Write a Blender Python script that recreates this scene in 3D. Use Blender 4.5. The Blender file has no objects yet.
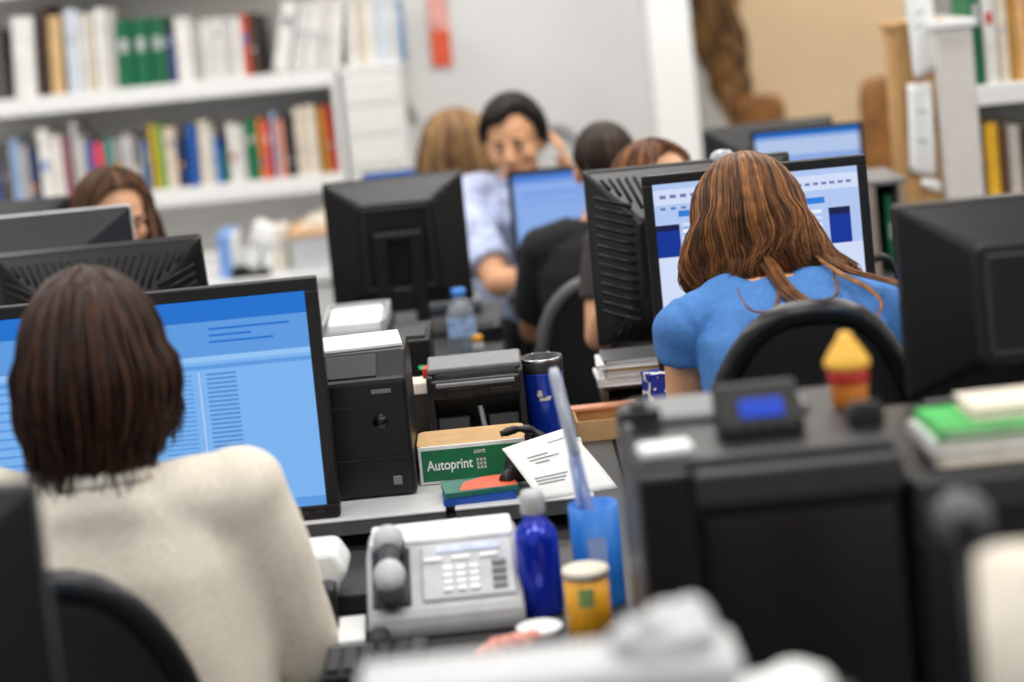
import bpy, bmesh, math, random
from mathutils import Vector, Matrix, Euler, Quaternion, noise
random.seed(7)
PI = math.pi
C = bpy.context.scene.collection
# ------------------------------------------------------------------ camera
W, H = 1024, 682
FPX = 1991.0
ROLL = math.radians(5.6)
PITCH = math.radians(5.0)
CAM = Vector((0, 0, 1.57))
HOR = 374.0
off = -(HOR - FPX * math.tan(PITCH))
AX = (W / 2 + off * math.sin(ROLL), H / 2 + off * math.cos(ROLL))
Fw = Vector((0, math.cos(PITCH), -math.sin(PITCH)))
Up0 = Vector((0, math.sin(PITCH), math.cos(PITCH)))
Rt = math.cos(ROLL) * Vector((1, 0, 0)) - math.sin(ROLL) * Up0
Up = math.sin(ROLL) * Vector((1, 0, 0)) + math.cos(ROLL) * Up0

def ray(px, py):
    return Fw * FPX + Rt * (px - AX[0]) + Up * (AX[1] - py)

def P(px, py, y):
    d = ray(px, py)
    return CAM + d * (y / d.y)

def PX(px, y, z=None, py=None):
    """world x of pixel column px at depth y on the pixel row py"""
    return P(px, py, y).x

cd = bpy.data.cameras.new('camera')
cam = bpy.data.objects.new('camera', cd)
C.objects.link(cam)
m = Matrix((Rt, Up, -Fw)).transposed().to_4x4()
m.translation = CAM
cam.matrix_world = m
cd.sensor_width = 36.0
cd.lens = FPX / W * 36.0
cd.shift_x = (W / 2 - AX[0]) / W
cd.shift_y = -(H / 2 - AX[1]) / W
cd.clip_start = 0.05
cd.dof.use_dof = True
cd.dof.focus_distance = 3.2
cd.dof.aperture_fstop = 1.9
bpy.context.scene.camera = cam

# ------------------------------------------------------------------ materials
def lin(v):
    v /= 255.0
    return v / 12.92 if v <= 0.04045 else ((v + 0.055) / 1.055) ** 2.4

def rgb(r, g, b):
    return (lin(r), lin(g), lin(b), 1.0)

_mats = {}
def mat(name, col, rough=0.55, metal=0.0, var=0.08, scale=40.0, bump=0.0, bscale=200.0, spec=0.5,
        trans=0.0, coat=0.0, sheen=0.0, alpha=1.0, stretch=None):
    if name in _mats:
        return _mats[name]
    mt = bpy.data.materials.new(name)
    mt.use_nodes = True
    nt = mt.node_tree
    b = nt.nodes['Principled BSDF']
    c = rgb(*col)
    tc = nt.nodes.new('ShaderNodeTexCoord')
    src = tc.outputs['Object']
    if stretch:
        mp = nt.nodes.new('ShaderNodeMapping')
        mp.inputs['Scale'].default_value = stretch
        nt.links.new(src, mp.inputs['Vector'])
        src = mp.outputs['Vector']
    if var > 0:
        nz = nt.nodes.new('ShaderNodeTexNoise')
        nz.inputs['Scale'].default_value = scale
        nz.inputs['Detail'].default_value = 4
        nt.links.new(src, nz.inputs['Vector'])
        rp = nt.nodes.new('ShaderNodeValToRGB')
        lo = tuple(max(0, x * (1 - 2 * var)) for x in c[:3]) + (1,)
        hi = tuple(min(1, x * (1 + 2 * var)) for x in c[:3]) + (1,)
        rp.color_ramp.elements[0].color = lo
        rp.color_ramp.elements[1].color = hi
        rp.color_ramp.elements[0].position = .3
        rp.color_ramp.elements[1].position = .7
        nt.links.new(nz.outputs['Fac'], rp.inputs['Fac'])
        nt.links.new(rp.outputs['Color'], b.inputs['Base Color'])
    else:
        b.inputs['Base Color'].default_value = c
    if bump > 0:
        n2 = nt.nodes.new('ShaderNodeTexNoise')
        n2.inputs['Scale'].default_value = bscale
        n2.inputs['Detail'].default_value = 3
        nt.links.new(src, n2.inputs['Vector'])
        bp = nt.nodes.new('ShaderNodeBump')
        bp.inputs['Strength'].default_value = bump
        bp.inputs['Distance'].default_value = 0.01
        nt.links.new(n2.outputs['Fac'], bp.inputs['Height'])
        nt.links.new(bp.outputs['Normal'], b.inputs['Normal'])
    b.inputs['Roughness'].default_value = rough
    b.inputs['Metallic'].default_value = metal
    b.inputs['Specular IOR Level'].default_value = spec
    b.inputs['Transmission Weight'].default_value = trans
    b.inputs['Coat Weight'].default_value = coat
    b.inputs['Sheen Weight'].default_value = sheen
    b.inputs['Alpha'].default_value = alpha
    _mats[name] = mt
    return mt

def emit(name, col, strength=1.0):
    if name in _mats:
        return _mats[name]
    mt = bpy.data.materials.new(name)
    mt.use_nodes = True
    b = mt.node_tree.nodes['Principled BSDF']
    b.inputs['Base Color'].default_value = (.005, .005, .005, 1)
    b.inputs['Roughness'].default_value = .45
    b.inputs['Specular IOR Level'].default_value = .2
    b.inputs['Emission Color'].default_value = rgb(*col)
    b.inputs['Emission Strength'].default_value = strength
    _mats[name] = mt
    return mt

M = dict(
    black=mat('black_plastic', (15, 15, 16), .40, bump=.05, bscale=900, var=.05, spec=.4),
    satin=mat('black_satin', (25, 25, 27), .31, var=.05, spec=.5),
    black_gloss=mat('black_gloss', (16, 16, 17), .22, var=.03),
    black_matte=mat('black_matte', (12, 12, 12), .7, var=.06),
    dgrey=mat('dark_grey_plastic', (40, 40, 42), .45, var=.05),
    mgrey=mat('mid_grey_plastic', (112, 112, 114), .45, var=.05),
    lgrey=mat('light_grey_plastic', (182, 182, 184), .45, var=.04),
    white=mat('white_plastic', (236, 236, 236), .4, var=.02),
    paper=mat('paper', (238, 238, 236), .8, var=.03, scale=15),
    paper2=mat('cream_paper', (222, 212, 196), .8, var=.04),
    ink=mat('ink', (138, 138, 142), .8, var=.15),
    shelf=mat('white_laminate', (232, 231, 229), .45, var=.015),
    desk=mat('dark_desk_laminate', (58, 57, 56), .5, var=.08, scale=60),
    slab=mat('grey_laminate', (196, 196, 197), .38, var=.03),
    slabedge=mat('slab_edge', (88, 88, 88), .5),
    wood=mat('pale_wood', (196, 152, 96), .55, var=.12, scale=9, stretch=(12, 12, 1.2)),
    cardboard=mat('cardboard', (196, 158, 108), .8, var=.06, scale=25),
    brown=mat('brown_box', (74, 62, 52), .6, var=.12),
    steel=mat('steel', (150, 150, 152), .3, metal=1.0, var=.05),
    chrome=mat('chrome', (190, 190, 190), .15, metal=1.0, var=0),
    green=mat('green_card', (0, 104, 62), .5, var=.05),
    greenlight=mat('bright_green', (66, 178, 84), .5, var=.12, scale=20),
    red=mat('red', (190, 44, 36), .5, var=.08),
    orange=mat('orange', (226, 92, 52), .5, var=.05),
    yellow=mat('yellow', (246, 186, 66), .45, var=.06),
    amber=mat('amber', (228, 160, 30), .45, var=.06),
    bluegloss=mat('blue_gloss', (10, 44, 180), .22, metal=.3, var=.03, coat=.4),
    bluemug=mat('blue_mug', (18, 56, 172), .25, metal=.3, var=.03, coat=.5),
    bluecup=mat('blue_cup', (28, 112, 200), .45, var=.05),
    bluecap=mat('blue_cap', (70, 135, 215), .4, var=.03),
    fabric_dark=mat('dark_fabric', (22, 22, 23), .9, bump=.3, bscale=500, var=.1),
)
# ------------------------------------------------------------------ mesh helpers
class MB:
    def __init__(s):
        s.bm = bmesh.new()
        s.mi = 0
    def _fin(s, geom_faces):
        for f in geom_faces:
            f.material_index = s.mi
    def box(s, c, d, rot=None, taper=None):
        hx, hy, hz = d[0] / 2, d[1] / 2, d[2] / 2
        vs = []
        for z in (-hz, hz):
            k = taper if (taper and z > 0) else 1.0
            for x, y in ((-hx, -hy), (hx, -hy), (hx, hy), (-hx, hy)):
                p = Vector((x * k, y * k, z))
                if rot is not None:
                    p = rot @ p
                vs.append(s.bm.verts.new(p + Vector(c)))
        fs = [(0, 3, 2, 1), (4, 5, 6, 7), (0, 1, 5, 4), (1, 2, 6, 5), (2, 3, 7, 6), (3, 0, 4, 7)]
        s._fin([s.bm.faces.new([vs[i] for i in f]) for f in fs])
        return s
    def loft(s, rings, cap=True, closed=True):
        rv = [[s.bm.verts.new(p) for p in r] for r in rings]
        n = len(rv[0])
        fs = []
        for a, b in zip(rv, rv[1:]):
            for i in range(n if closed else n - 1):
                j = (i + 1) % n
                try:
                    fs.append(s.bm.faces.new((a[i], a[j], b[j], b[i])))
                except ValueError:
                    pass
        if cap and closed:
            fs.append(s.bm.faces.new(list(reversed(rv[0]))))
            fs.append(s.bm.faces.new(rv[-1]))
        for f in fs:
            f.smooth = True
        s._fin(fs)
        return s
    def lathe(s, prof, c=(0, 0, 0), seg=28, sx=1, sy=1, cap=True):
        c = Vector(c)
        rings = []
        for r, z in prof:
            r = max(r, 1e-4)
            rings.append([c + Vector((r * math.cos(2 * PI * k / seg) * sx, r * math.sin(2 * PI * k / seg) * sy, z)) for k in range(seg)])
        return s.loft(rings, cap)
    def tube(s, pts, r, seg=10, cap=True):
        pts = [Vector(p) for p in pts]
        rr = r if isinstance(r, (list, tuple)) else [r] * len(pts)
        rings = []
        nprev = None
        for i, p in enumerate(pts):
            t = (pts[min(i + 1, len(pts) - 1)] - pts[max(i - 1, 0)])
            if t.length < 1e-9:
                t = Vector((0, 0, 1))
            t.normalize()
            if nprev is None:
                a = Vector((0, 0, 1)) if abs(t.z) < .9 else Vector((1, 0, 0))
                n = t.cross(a).normalized()
            else:
                n = (nprev - t * nprev.dot(t))
                n = n.normalized() if n.length > 1e-6 else t.orthogonal().normalized()
            nprev = n
            b = t.cross(n)
            rings.append([p + (n * math.cos(2 * PI * k / seg) + b * math.sin(2 * PI * k / seg)) * rr[i] for k in range(seg)])
        return s.loft(rings, cap)
    def cyl(s, a, b, r0, r1=None, seg=20):
        return s.tube([a, b], [r0, r1 if r1 is not None else r0], seg)
    def ell(s, c, r, rot=None, seg=20, rings=12):
        c = Vector(c)
        rs = []
        for i in range(rings + 1):
            th = PI * i / rings
            k = max(math.sin(th), 1e-3)
            ring = []
            for j in range(seg):
                ph = 2 * PI * j / seg
                p = Vector((r[0] * k * math.cos(ph), r[1] * k * math.sin(ph), -r[2] * math.cos(th)))
                if rot is not None:
                    p = rot @ p
                ring.append(c + p)
            rs.append(ring)
        return s.loft(rs, True)
    def prism(s, outline, y0, y1, axis='y', c=(0, 0, 0), smooth=False):
        """outline of (a,b) pairs extruded along axis"""
        c = Vector(c)
        def mk(a, b, t):
            return c + (Vector((a, t, b)) if axis == 'y' else Vector((t, a, b)) if axis == 'x' else Vector((a, b, t)))
        A = [s.bm.verts.new(mk(a, b, y0)) for a, b in outline]
        B = [s.bm.verts.new(mk(a, b, y1)) for a, b in outline]
        n = len(A)
        fs = [s.bm.faces.new((A[i], A[(i + 1) % n], B[(i + 1) % n], B[i])) for i in range(n)]
        fs.append(s.bm.faces.new(list(reversed(A))))
        fs.append(s.bm.faces.new(B))
        s._fin(fs)
        return s
    def quad(s, a, b, c, d):
        s._fin([s.bm.faces.new([s.bm.verts.new(p) for p in (a, b, c, d)])])
        return s
    def build(s, name, mats, parent=None, loc=None, bevel=0.0, solid=0.0, sub=0, rot=None):
        bmesh.ops.recalc_face_normals(s.bm, faces=s.bm.faces)
        me = bpy.data.meshes.new(name)
        s.bm.to_mesh(me)
        s.bm.free()
        return link(name, me, mats, parent, loc, bevel, solid, sub, rot)

def link(name, me, mats, parent=None, loc=None, bevel=0.0, solid=0.0, sub=0, rot=None):
    o = bpy.data.objects.new(name, me)
    C.objects.link(o)
    for mm in (mats if isinstance(mats, (list, tuple)) else [mats]):
        me.materials.append(M[mm] if isinstance(mm, str) else mm)
    if parent is not None:
        o.parent = parent
    if loc is not None:
        o.location = loc
    if rot is not None:
        o.rotation_euler = rot
    if solid:
        md = o.modifiers.new('solid', 'SOLIDIFY')
        md.thickness = solid
        md.offset = 0
    if bevel:
        md = o.modifiers.new('bevel', 'BEVEL')
        md.width = bevel
        md.segments = 2
        md.limit_method = 'ANGLE'
        md.angle_limit = math.radians(40)
        md.harden_normals = False
    if sub:
        md = o.modifiers.new('sub', 'SUBSURF')
        md.levels = sub
        md.render_levels = sub
    return o

def tag(o, label, cat, group=None, kind=None):
    o['label'] = label
    o['category'] = cat
    if group:
        o['group'] = group
    if kind:
        o['kind'] = kind
    return o

def empty(name, loc=(0, 0, 0), rz=0.0, label=None, cat=None, group=None):
    o = bpy.data.objects.new(name, None)
    o.empty_display_size = .05
    C.objects.link(o)
    o.location = loc
    o.rotation_euler = (0, 0, rz)
    if label:
        tag(o, label, cat, group)
    return o

def struct(name, mb, mm, bevel=0.0):
    o = mb.build(name, mm, bevel=bevel)
    o['kind'] = 'structure'
    return o

def copy_tree(o, parent=None):
    c = o.copy()
    C.objects.link(c)
    if parent is not None:
        c.parent = parent
    for ch in list(o.children):
        copy_tree(ch, c)
    return c

def remesh(mb, voxel=.006, smooth=5, factor=.5):
    """one continuous surface grown from overlapping closed shapes"""
    me = bpy.data.meshes.new('tmp')
    bmesh.ops.recalc_face_normals(mb.bm, faces=mb.bm.faces)
    mb.bm.to_mesh(me)
    mb.bm.free()
    o = bpy.data.objects.new('tmp', me)
    C.objects.link(o)
    r = o.modifiers.new('r', 'REMESH')
    r.mode = 'VOXEL'
    r.voxel_size = voxel
    if smooth:
        sm = o.modifiers.new('s', 'SMOOTH')
        sm.iterations = smooth
        sm.factor = factor
    dg = bpy.context.evaluated_depsgraph_get()
    dg.update()
    out = bpy.data.meshes.new_from_object(o.evaluated_get(dg))
    bpy.data.objects.remove(o)
    bpy.data.meshes.remove(me)
    for p in out.polygons:
        p.use_smooth = True
    return out

def rrect(w, h, r, n=5, cx=0, cy=0):
    pts = []
    for (sx, sy, a0) in ((1, -1, -90), (1, 1, 0), (-1, 1, 90), (-1, -1, 180)):
        for k in range(n + 1):
            a = math.radians(a0 + 90 * k / n)
            pts.append((cx + sx * (w / 2 - r) + r * math.cos(a), cy + sy * (h / 2 - r) + r * math.sin(a)))
    return pts

DESK = 0.72
# ------------------------------------------------------------------ room
wallm = mat('painted_wall', (218, 217, 215), .85, var=.012, scale=3, bump=.03, bscale=300)
beigem = mat('beige_wall', (228, 202, 168), .85, var=.03, scale=2, bump=.03, bscale=300)
floorm = mat('floor_vinyl', (120, 116, 110), .5, var=.08, scale=8)
ceilm = mat('ceiling_white', (235, 235, 232), .9, var=.02)
YB = 7.5
xpl, xpr = P(651, 80, 7.2).x, P(693, 80, 7.2).x
struct('floor', MB().box((-.25, 3.9, -.05), (8.1, 11.2, .1)), floorm)
struct('ceiling', MB().box((-.25, 3.9, 3.05), (8.1, 11.2, .1)), ceilm)
struct('wall_back', MB().box(((-4.2 + xpl) / 2, YB + .06, 1.5), (4.2 + xpl, .12, 3)), wallm)
struct('wall_left', MB().box((-4.26, 3.9, 1.5), (.12, 11.2, 3)), wallm)
struct('wall_right', MB().box((3.76, 3.9, 1.5), (.12, 11.2, 3)), wallm)
struct('wall_alcove', MB().box(((xpl + 3.7) / 2, 9.46, 1.5), (3.7 - xpl, .12, 3)), beigem)
pil = struct('pillar', MB().box(((xpl + xpr) / 2, 7.32, 1.5), (xpr - xpl, .42, 3)), mat('pillar_paint', (240, 240, 238), .7, var=.01), bevel=.006)

xw2 = P(722, 60, 8.35).x
struct('wall_side', MB().box(((xpl + xw2) / 2, 8.4, 1.5), (xw2 - xpl, .08, 3)), wallm)

def area(x, y, z, sx, sy, e, col=(1, 1, 1), rot=(0, 0, 0)):
    l = bpy.data.lights.new('ceiling_tube', 'AREA')
    l.shape = 'RECTANGLE'
    l.size, l.size_y = sx, sy
    l.energy = e
    l.color = col
    o = bpy.data.objects.new('ceiling_tube', l)
    C.objects.link(o)
    o.location = (x, y, z)
    o.rotation_euler = rot
    return o
for yy in (.6, 2.7, 4.8, 6.1):
    for xx in (-2.3, 0.1, 2.3):
        area(xx, yy, 2.94, 1.25, .35, 28, (1, .98, .95))
area(2.2, 8.4, 2.9, 1.6, .5, 34, (1, .9, .76))
w = bpy.data.worlds.new('world')
bpy.context.scene.world = w
w.use_nodes = True
w.node_tree.nodes['Background'].inputs['Color'].default_value = (.85, .92, 1, 1)
w.node_tree.nodes['Background'].inputs['Strength'].default_value = .7  # added fill light: enters where the rear wall is left out, brightens camera-facing sides
vs = bpy.context.scene.view_settings
vs.view_transform = 'Standard'
vs.look = 'None'
vs.gamma = 1
vs.exposure = 0.0
vs.use_curve_mapping = False

# ------------------------------------------------------------------ desks
def desk(label, x0, x1, y0, y1, z=DESK, top='desk', group=None, thick=.028, dark=False):
    r = empty('desk', ((x0 + x1) / 2, (y0 + y1) / 2, 0), 0, label, 'desk', group)
    w_, d_ = x1 - x0, y1 - y0
    MB().box((0, 0, z - thick / 2), (w_, d_, thick)).build('desktop', top, r, bevel=.003)
    for sx in (-1, 1):
        mb = MB()
        mb.box((sx * (w_ / 2 - .05), 0, (z - thick) / 2 + .02), (.05, d_ - .14, z - thick - .04 - .0))
        mb.box((sx * (w_ / 2 - .05), 0, .02), (.06, d_ - .06, .04))
        mb.build('leg', 'dgrey', r, bevel=.004)
    MB().box((0, d_ / 2 - .05, z - thick - .16), (w_ - .15, .018, .3)).build('modesty_panel', 'dgrey', r, bevel=.002)
    return r

# ------------------------------------------------------------------ monitors
SC = dict(
    sky=emit('screen_blue', (122, 178, 238)),
    skyl=emit('screen_light_blue', (146, 194, 242)),
    bar=emit('screen_bar', (28, 112, 205)),
    mid=emit('screen_mid', (92, 152, 222)),
    rowc=emit('screen_row', (84, 138, 206)),
    pale=emit('screen_pale', (208, 220, 246)),
    win=emit('screen_window', (176, 198, 240)),
    navy=emit('screen_navy', (4, 50, 150)),
    navd=emit('screen_dark_navy', (14, 24, 74)),
    white=emit('screen_white', (232, 238, 250)),
    title=emit('screen_title', (44, 124, 214)),
    txt=emit('screen_text', (104, 120, 170)),
    far=emit('screen_far', (138, 172, 232)),
    farb=emit('screen_far_blue', (78, 130, 214)),
    farw=emit('screen_far_pale', (176, 196, 232)),
)

def screen_mesh(parent, w, h, z0, base, rects):
    """flat display: base colour plus the window layout, each a hair in front of the last"""
    mb = MB()
    names = [base]
    mb.quad((-w / 2, 0, z0), (w / 2, 0, z0), (w / 2, 0, z0 + h), (-w / 2, 0, z0 + h))
    for k, (u0, v0, u1, v1, c) in enumerate(rects):
        if c not in names:
            names.append(c)
        mb.mi = names.index(c)
        e = -.0002 * (1 + min(k, 4) * .6) - .00002 * k
        xa, xb = -w / 2 + u0 * w, -w / 2 + u1 * w
        za, zb = z0 + h - v1 * h, z0 + h - v0 * h
        mb.quad((xa, e, za), (xb, e, za), (xb, e, zb), (xa, e, zb))
    o = mb.build('screen', [SC[n] for n in names], parent, (0, -.0015, 0))
    return o

def monitor(label, x, y, zb, w, h, bot, rz, tilt=0.0, back='plain', scr=('sky', []), rim=.022, base='flat', group=None, tone='black', light_edge=False, depth=.06, bez=None):
    """screen faces local -Y; zb = height it stands on; bot = gap under the panel"""
    r = empty('computer_monitor', (x, y, zb), rz, label, 'monitor', group)
    T = Matrix.Translation((0, 0, bot)) @ Matrix.Rotation(-tilt, 4, 'X')
    hd = empty('display_panel', (0, 0, 0))
    # everything tilting with the panel is a part placed with the same transform
    bpy.data.objects.remove(hd)
    def place(o):
        o.matrix_local = T
        return o
    # bezel
    mb = MB()
    for (cx, cz, sx, sz) in ((0, rim / 2, w, rim), (0, h - rim / 2, w, rim), (-w / 2 + rim / 2, h / 2, rim, h - 2 * rim), (w / 2 - rim / 2, h / 2, rim, h - 2 * rim)):
        mb.box((cx, .006, cz), (sx, .022, sz))
    place(mb.build('bezel', bez or tone, r, bevel=.002))
    s = screen_mesh(r, w - 2 * rim, h - 2 * rim, rim, scr[0], scr[1])
    s.matrix_local = T
    # buttons under the screen
    mb = MB()
    for k in range(5):
        mb.box((w / 2 - .03 - k * .022, -.0055, rim * .5), (.011, .003, .005))
    place(mb.build('button', 'dgrey', r))
    # rear shell
    y0, y1 = .018, .018 + depth
    ins = min(w * .24, .088) if back == 'vent' else min(w * .22, .1)
    inz = ins if back == 'vent' else ins * .62
    def ring(yy, ix, iz, rr=.006):
        pts = rrect(w - 2 * ix, h - 2 * iz, rr, 3, 0, h / 2)
        return [Vector((a, yy, b)) for a, b in pts]
    mb = MB()
    mb.loft([ring(.002, .001, .001), ring(y0, .0, .0), ring(y0 + .004, .004, .004), ring(y1, ins, inz, .012), ring(y1 + .006, ins + .004, inz + .004, .012)])
    for f in mb.bm.faces:
        f.smooth = False
    place(mb.build('rear_shell', 'satin' if back == 'vent' else tone, r))
    if back == 'vent':
        # slanted ribs in each of the four sloping faces
        for side in range(4):
            mb = MB()
            if side in (0, 1):                     # left / right face
                sx = -1 if side == 0 else 1
                n = 13
                for k in range(n):
                    t = .19 + .65 * k / (n - 1)
                    z = t * h
                    lim = min(1, (min(t, 1 - t) * h) / inz) * .92
                    def fc(q, zz):
                        return Vector((sx * (w / 2 - .004 - q * (ins - .004)), y0 + .005 + q * (y1 - y0 - .004), zz))
                    mb.tube([fc(.14, z + .006), fc(.92, z - .010)], .0042, 6)
            else:
                sz = 1 if side == 2 else -1
                n = 21
                for k in range(n):
                    t = .10 + .80 * k / (n - 1)
                    xx = -w / 2 + t * w
                    lim = min(1, (min(t, 1 - t) * w) / ins) * .92
                    zt = h - .012 if sz > 0 else .012
                    zi = h - inz * .94 if sz > 0 else inz * .94
                    def fz(q, xq):
                        zz = inz * q + .004 * (1 - q)
                        return Vector((xq, y0 + .005 + q * (y1 - y0 - .004), h - zz if sz > 0 else zz))
                    sl_ = -.018 * (1 if t > .5 else -1)
                    mb.tube([fz(.14, xx - sl_ * .4), fz(max(.22, .88 * lim), xx + sl_ * lim)], .0036, 6)
            place(mb.build('vent_rib', 'black' if side < 2 else 'black_matte', r))
    else:
        # raised square ridge around the middle of the back
        mb = MB()
        a, b = ins + .012, inz + .012
        ww, hh = w - 2 * a, h - 2 * b
        for (cx, cz, sx, sz) in ((0, b + .004, ww, .008), (0, h - b - .004, ww, .008), (-ww / 2 + .004, h / 2, .008, hh), (ww / 2 - .004, h / 2, .008, hh)):
            mb.box((cx, y1 + .006, cz), (sx, .01, sz))
        place(mb.build('ridge', 'dgrey', r, bevel=.003))
        mb = MB()
        for k in range(12):
            mb.box((-ww * .36 + k * ww * .065, y1 + .0065, h - b - .035), (ww * .03, .004, .03))
        place(mb.build('vent_slot', 'black_matte', r))
    # stand
    if base == 'arch':        # flat arch-shaped column with a slot, in front of the rear of the panel
        mb = MB()
        bw, top = .115, bot + h * .58
        for sx in (-1, 1):
            mb.box((sx * .042, y1 + .035, top / 2 + .004), (.032, .022, top))
        mb.box((0, y1 + .035, top), (bw, .024, .022))
        mb.box((0, y1 + .022, bot + .03), (.07, .02, .06))
        mb.build('stand_column', 'black', r, bevel=.006)
        MB().box((0, .05, .008), (.22, .2, .016)).build('stand_base', 'black', r, bevel=.006)
    else:
        mb = MB()
        mb.box((0, y1 - .005, (bot + h * .4) / 2), (.07, .03, bot + h * .4 - .01))
        mb.box((0, y1 - .02 + .004, bot + h * .38), (.1, .03, .1))
        mb.build('stand_column', 'black', r, bevel=.006)
        mb = MB()
        mb.prism([(.12 * math.cos(a) * 1.0, .1 * math.sin(a)) for a in [2 * PI * k / 32 for k in range(32)]], 0, .014, 'z', (0, .05, 0))
        mb.build('stand_base', 'black', r, bevel=.004)
    return r

# ------------------------------------------------------------------ office chairs
meshm = mat('chair_mesh', (17, 17, 18), .85, var=.2, scale=260, bump=.6, bscale=700)
def chair_proto(label, x, y, rz, back_top=1.06, hw=.145, lo=.52, seat=.455, group=None, frame='black', width=.46):
    """open side faces local +Y (the sitter looks along +Y); backrest at local -Y"""
    r = empty('office_chair', (x, y, 0), rz, label, 'chair', group)
    yb = -.24
    H_ = back_top - lo
    cz = lo + H_ * .5
    pts = []
    n = 36
    for k in range(n):
        a = 2 * PI * k / n
        ca, sa = math.cos(a), math.sin(a)
        e = .72
        xx = (hw + (.05 if sa < 0 else .03 * (1 - abs(sa)))) * math.copysign(abs(ca) ** e, ca)
        zz = cz + H_ / 2 * math.copysign(abs(sa) ** (.85), sa)
        yy = yb - .03 + .10 * (xx / .2) ** 2 - .05 * ((zz - lo) / H_ - .4) ** 2
        pts.append(Vector((xx, yy, zz)))
    mb = MB()
    ring_pts = pts + [pts[0], pts[1]]
    mb.tube(ring_pts, .0165, 10)
    mb.build('back_frame', frame, r)
    # mesh panel: fan of rings to the centre
    mb = MB()
    rings = []
    ctr = Vector((0, yb - .035, cz))
    for t in (1, .8, .6, .4, .2, .02):
        rings.append([ctr.lerp(p, t) + Vector((0, -.015 * (1 - t * t), 0)) for p in pts])
    mb.loft(rings, cap=False)
    mb.build('back_mesh', meshm, r, solid=.004)
    mb = MB()
    mb.tube([(0, yb - .06, cz - .05), (0, yb - .07, lo), (0, yb + .02, seat - .09), (0, 0, seat - .1)], [.02, .025, .025, .02], 10)
    mb.build('back_support', 'black', r)
    mb = MB()
    o2 = rrect(width, .44, .1, 6)
    mb.loft([[Vector((a * k, b * k + .02, z)) for a, b in o2] for k, z in ((.92, seat - .075), (1, seat - .055), (1, seat - .02), (.93, seat), (.6, seat + .004))])
    mb.build('seat', 'fabric_dark', r)
    mb = MB()
    mb.cyl((0, 0, .1), (0, 0, .3), .028, .028)
    mb.cyl((0, 0, .28), (0, 0, seat - .07), .018, .018)
    mb.build('gas_column', 'black', r)
    for k in range(5):
        a = 2 * PI * k / 5
        mb = MB()
        mb.tube([(0, 0, .115), (.16 * math.cos(a), .16 * math.sin(a), .1), (.29 * math.cos(a), .29 * math.sin(a), .07)], [.028, .022, .016], 8)
        lg = mb.build('leg', 'black', r)
        mb = MB()
        mb.cyl((.29 * math.cos(a) - .012 * math.sin(a), .29 * math.sin(a) + .012 * math.cos(a), .03), (.29 * math.cos(a) + .012 * math.sin(a), .29 * math.sin(a) - .012 * math.cos(a), .03), .03, .03, 14)
        mb.build('caster', 'dgrey', lg)
    return r

# ------------------------------------------------------------------ people
skin1 = mat('skin_warm', (222, 164, 122), .5, var=.05, scale=18, bump=.05, bscale=250)
skin2 = mat('skin_light', (224, 168, 130), .5, var=.05, scale=18, bump=.05, bscale=250)
lipm = mat('lips', (176, 98, 88), .45, var=.04)
eyew = mat('eye_white', (228, 222, 216), .25, var=0)
eyei = mat('eye_iris', (46, 30, 22), .2, var=0)
def hairmat(n, c, rough=.48):
    return mat(n, c, rough, var=.2, scale=60, spec=.28, sheen=.0)
HB = [hairmat('hair_dark_brown_%s' % k, c) for k, c in zip('abc', ((54, 30, 18), (40, 22, 14), (68, 40, 24)))]
HL = [hairmat('hair_chestnut_%s' % k, c) for k, c in zip('abc', ((112, 70, 36), (74, 45, 25), (148, 97, 53)))]
HA = [hairmat('hair_auburn_%s' % k, c) for k, c in zip('abc', ((98, 56, 27), (66, 37, 18), (140, 88, 42)))]
HK = [hairmat('hair_black_%s' % k, c) for k, c in zip('abc', ((30, 23, 20), (20, 16, 14), (52, 40, 32)))]
HS = [hairmat('hair_short_brown_%s' % k, c) for k, c in zip('abc', ((48, 35, 26), (36, 26, 20), (84, 64, 46)))]
HD = [hairmat('hair_blonde_%s' % k, c) for k, c in zip('abc', ((136, 102, 66), (96, 68, 42), (182, 146, 100)))]
HM_ = [hairmat('hair_mid_brown_%s' % k, c) for k, c in zip('abc', ((86, 54, 32), (56, 34, 22), (128, 86, 50)))]

def lerp_list(lst, x):
    if x <= lst[0][0]:
        return Vector(lst[0][1])
    for (a, va), (b, vb) in zip(lst, lst[1:]):
        if x <= b:
            t = (x - a) / (b - a)
            t = t * t * (3 - 2 * t)
            return Vector(va).lerp(Vector(vb), t)
    return Vector(lst[-1][1])

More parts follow.
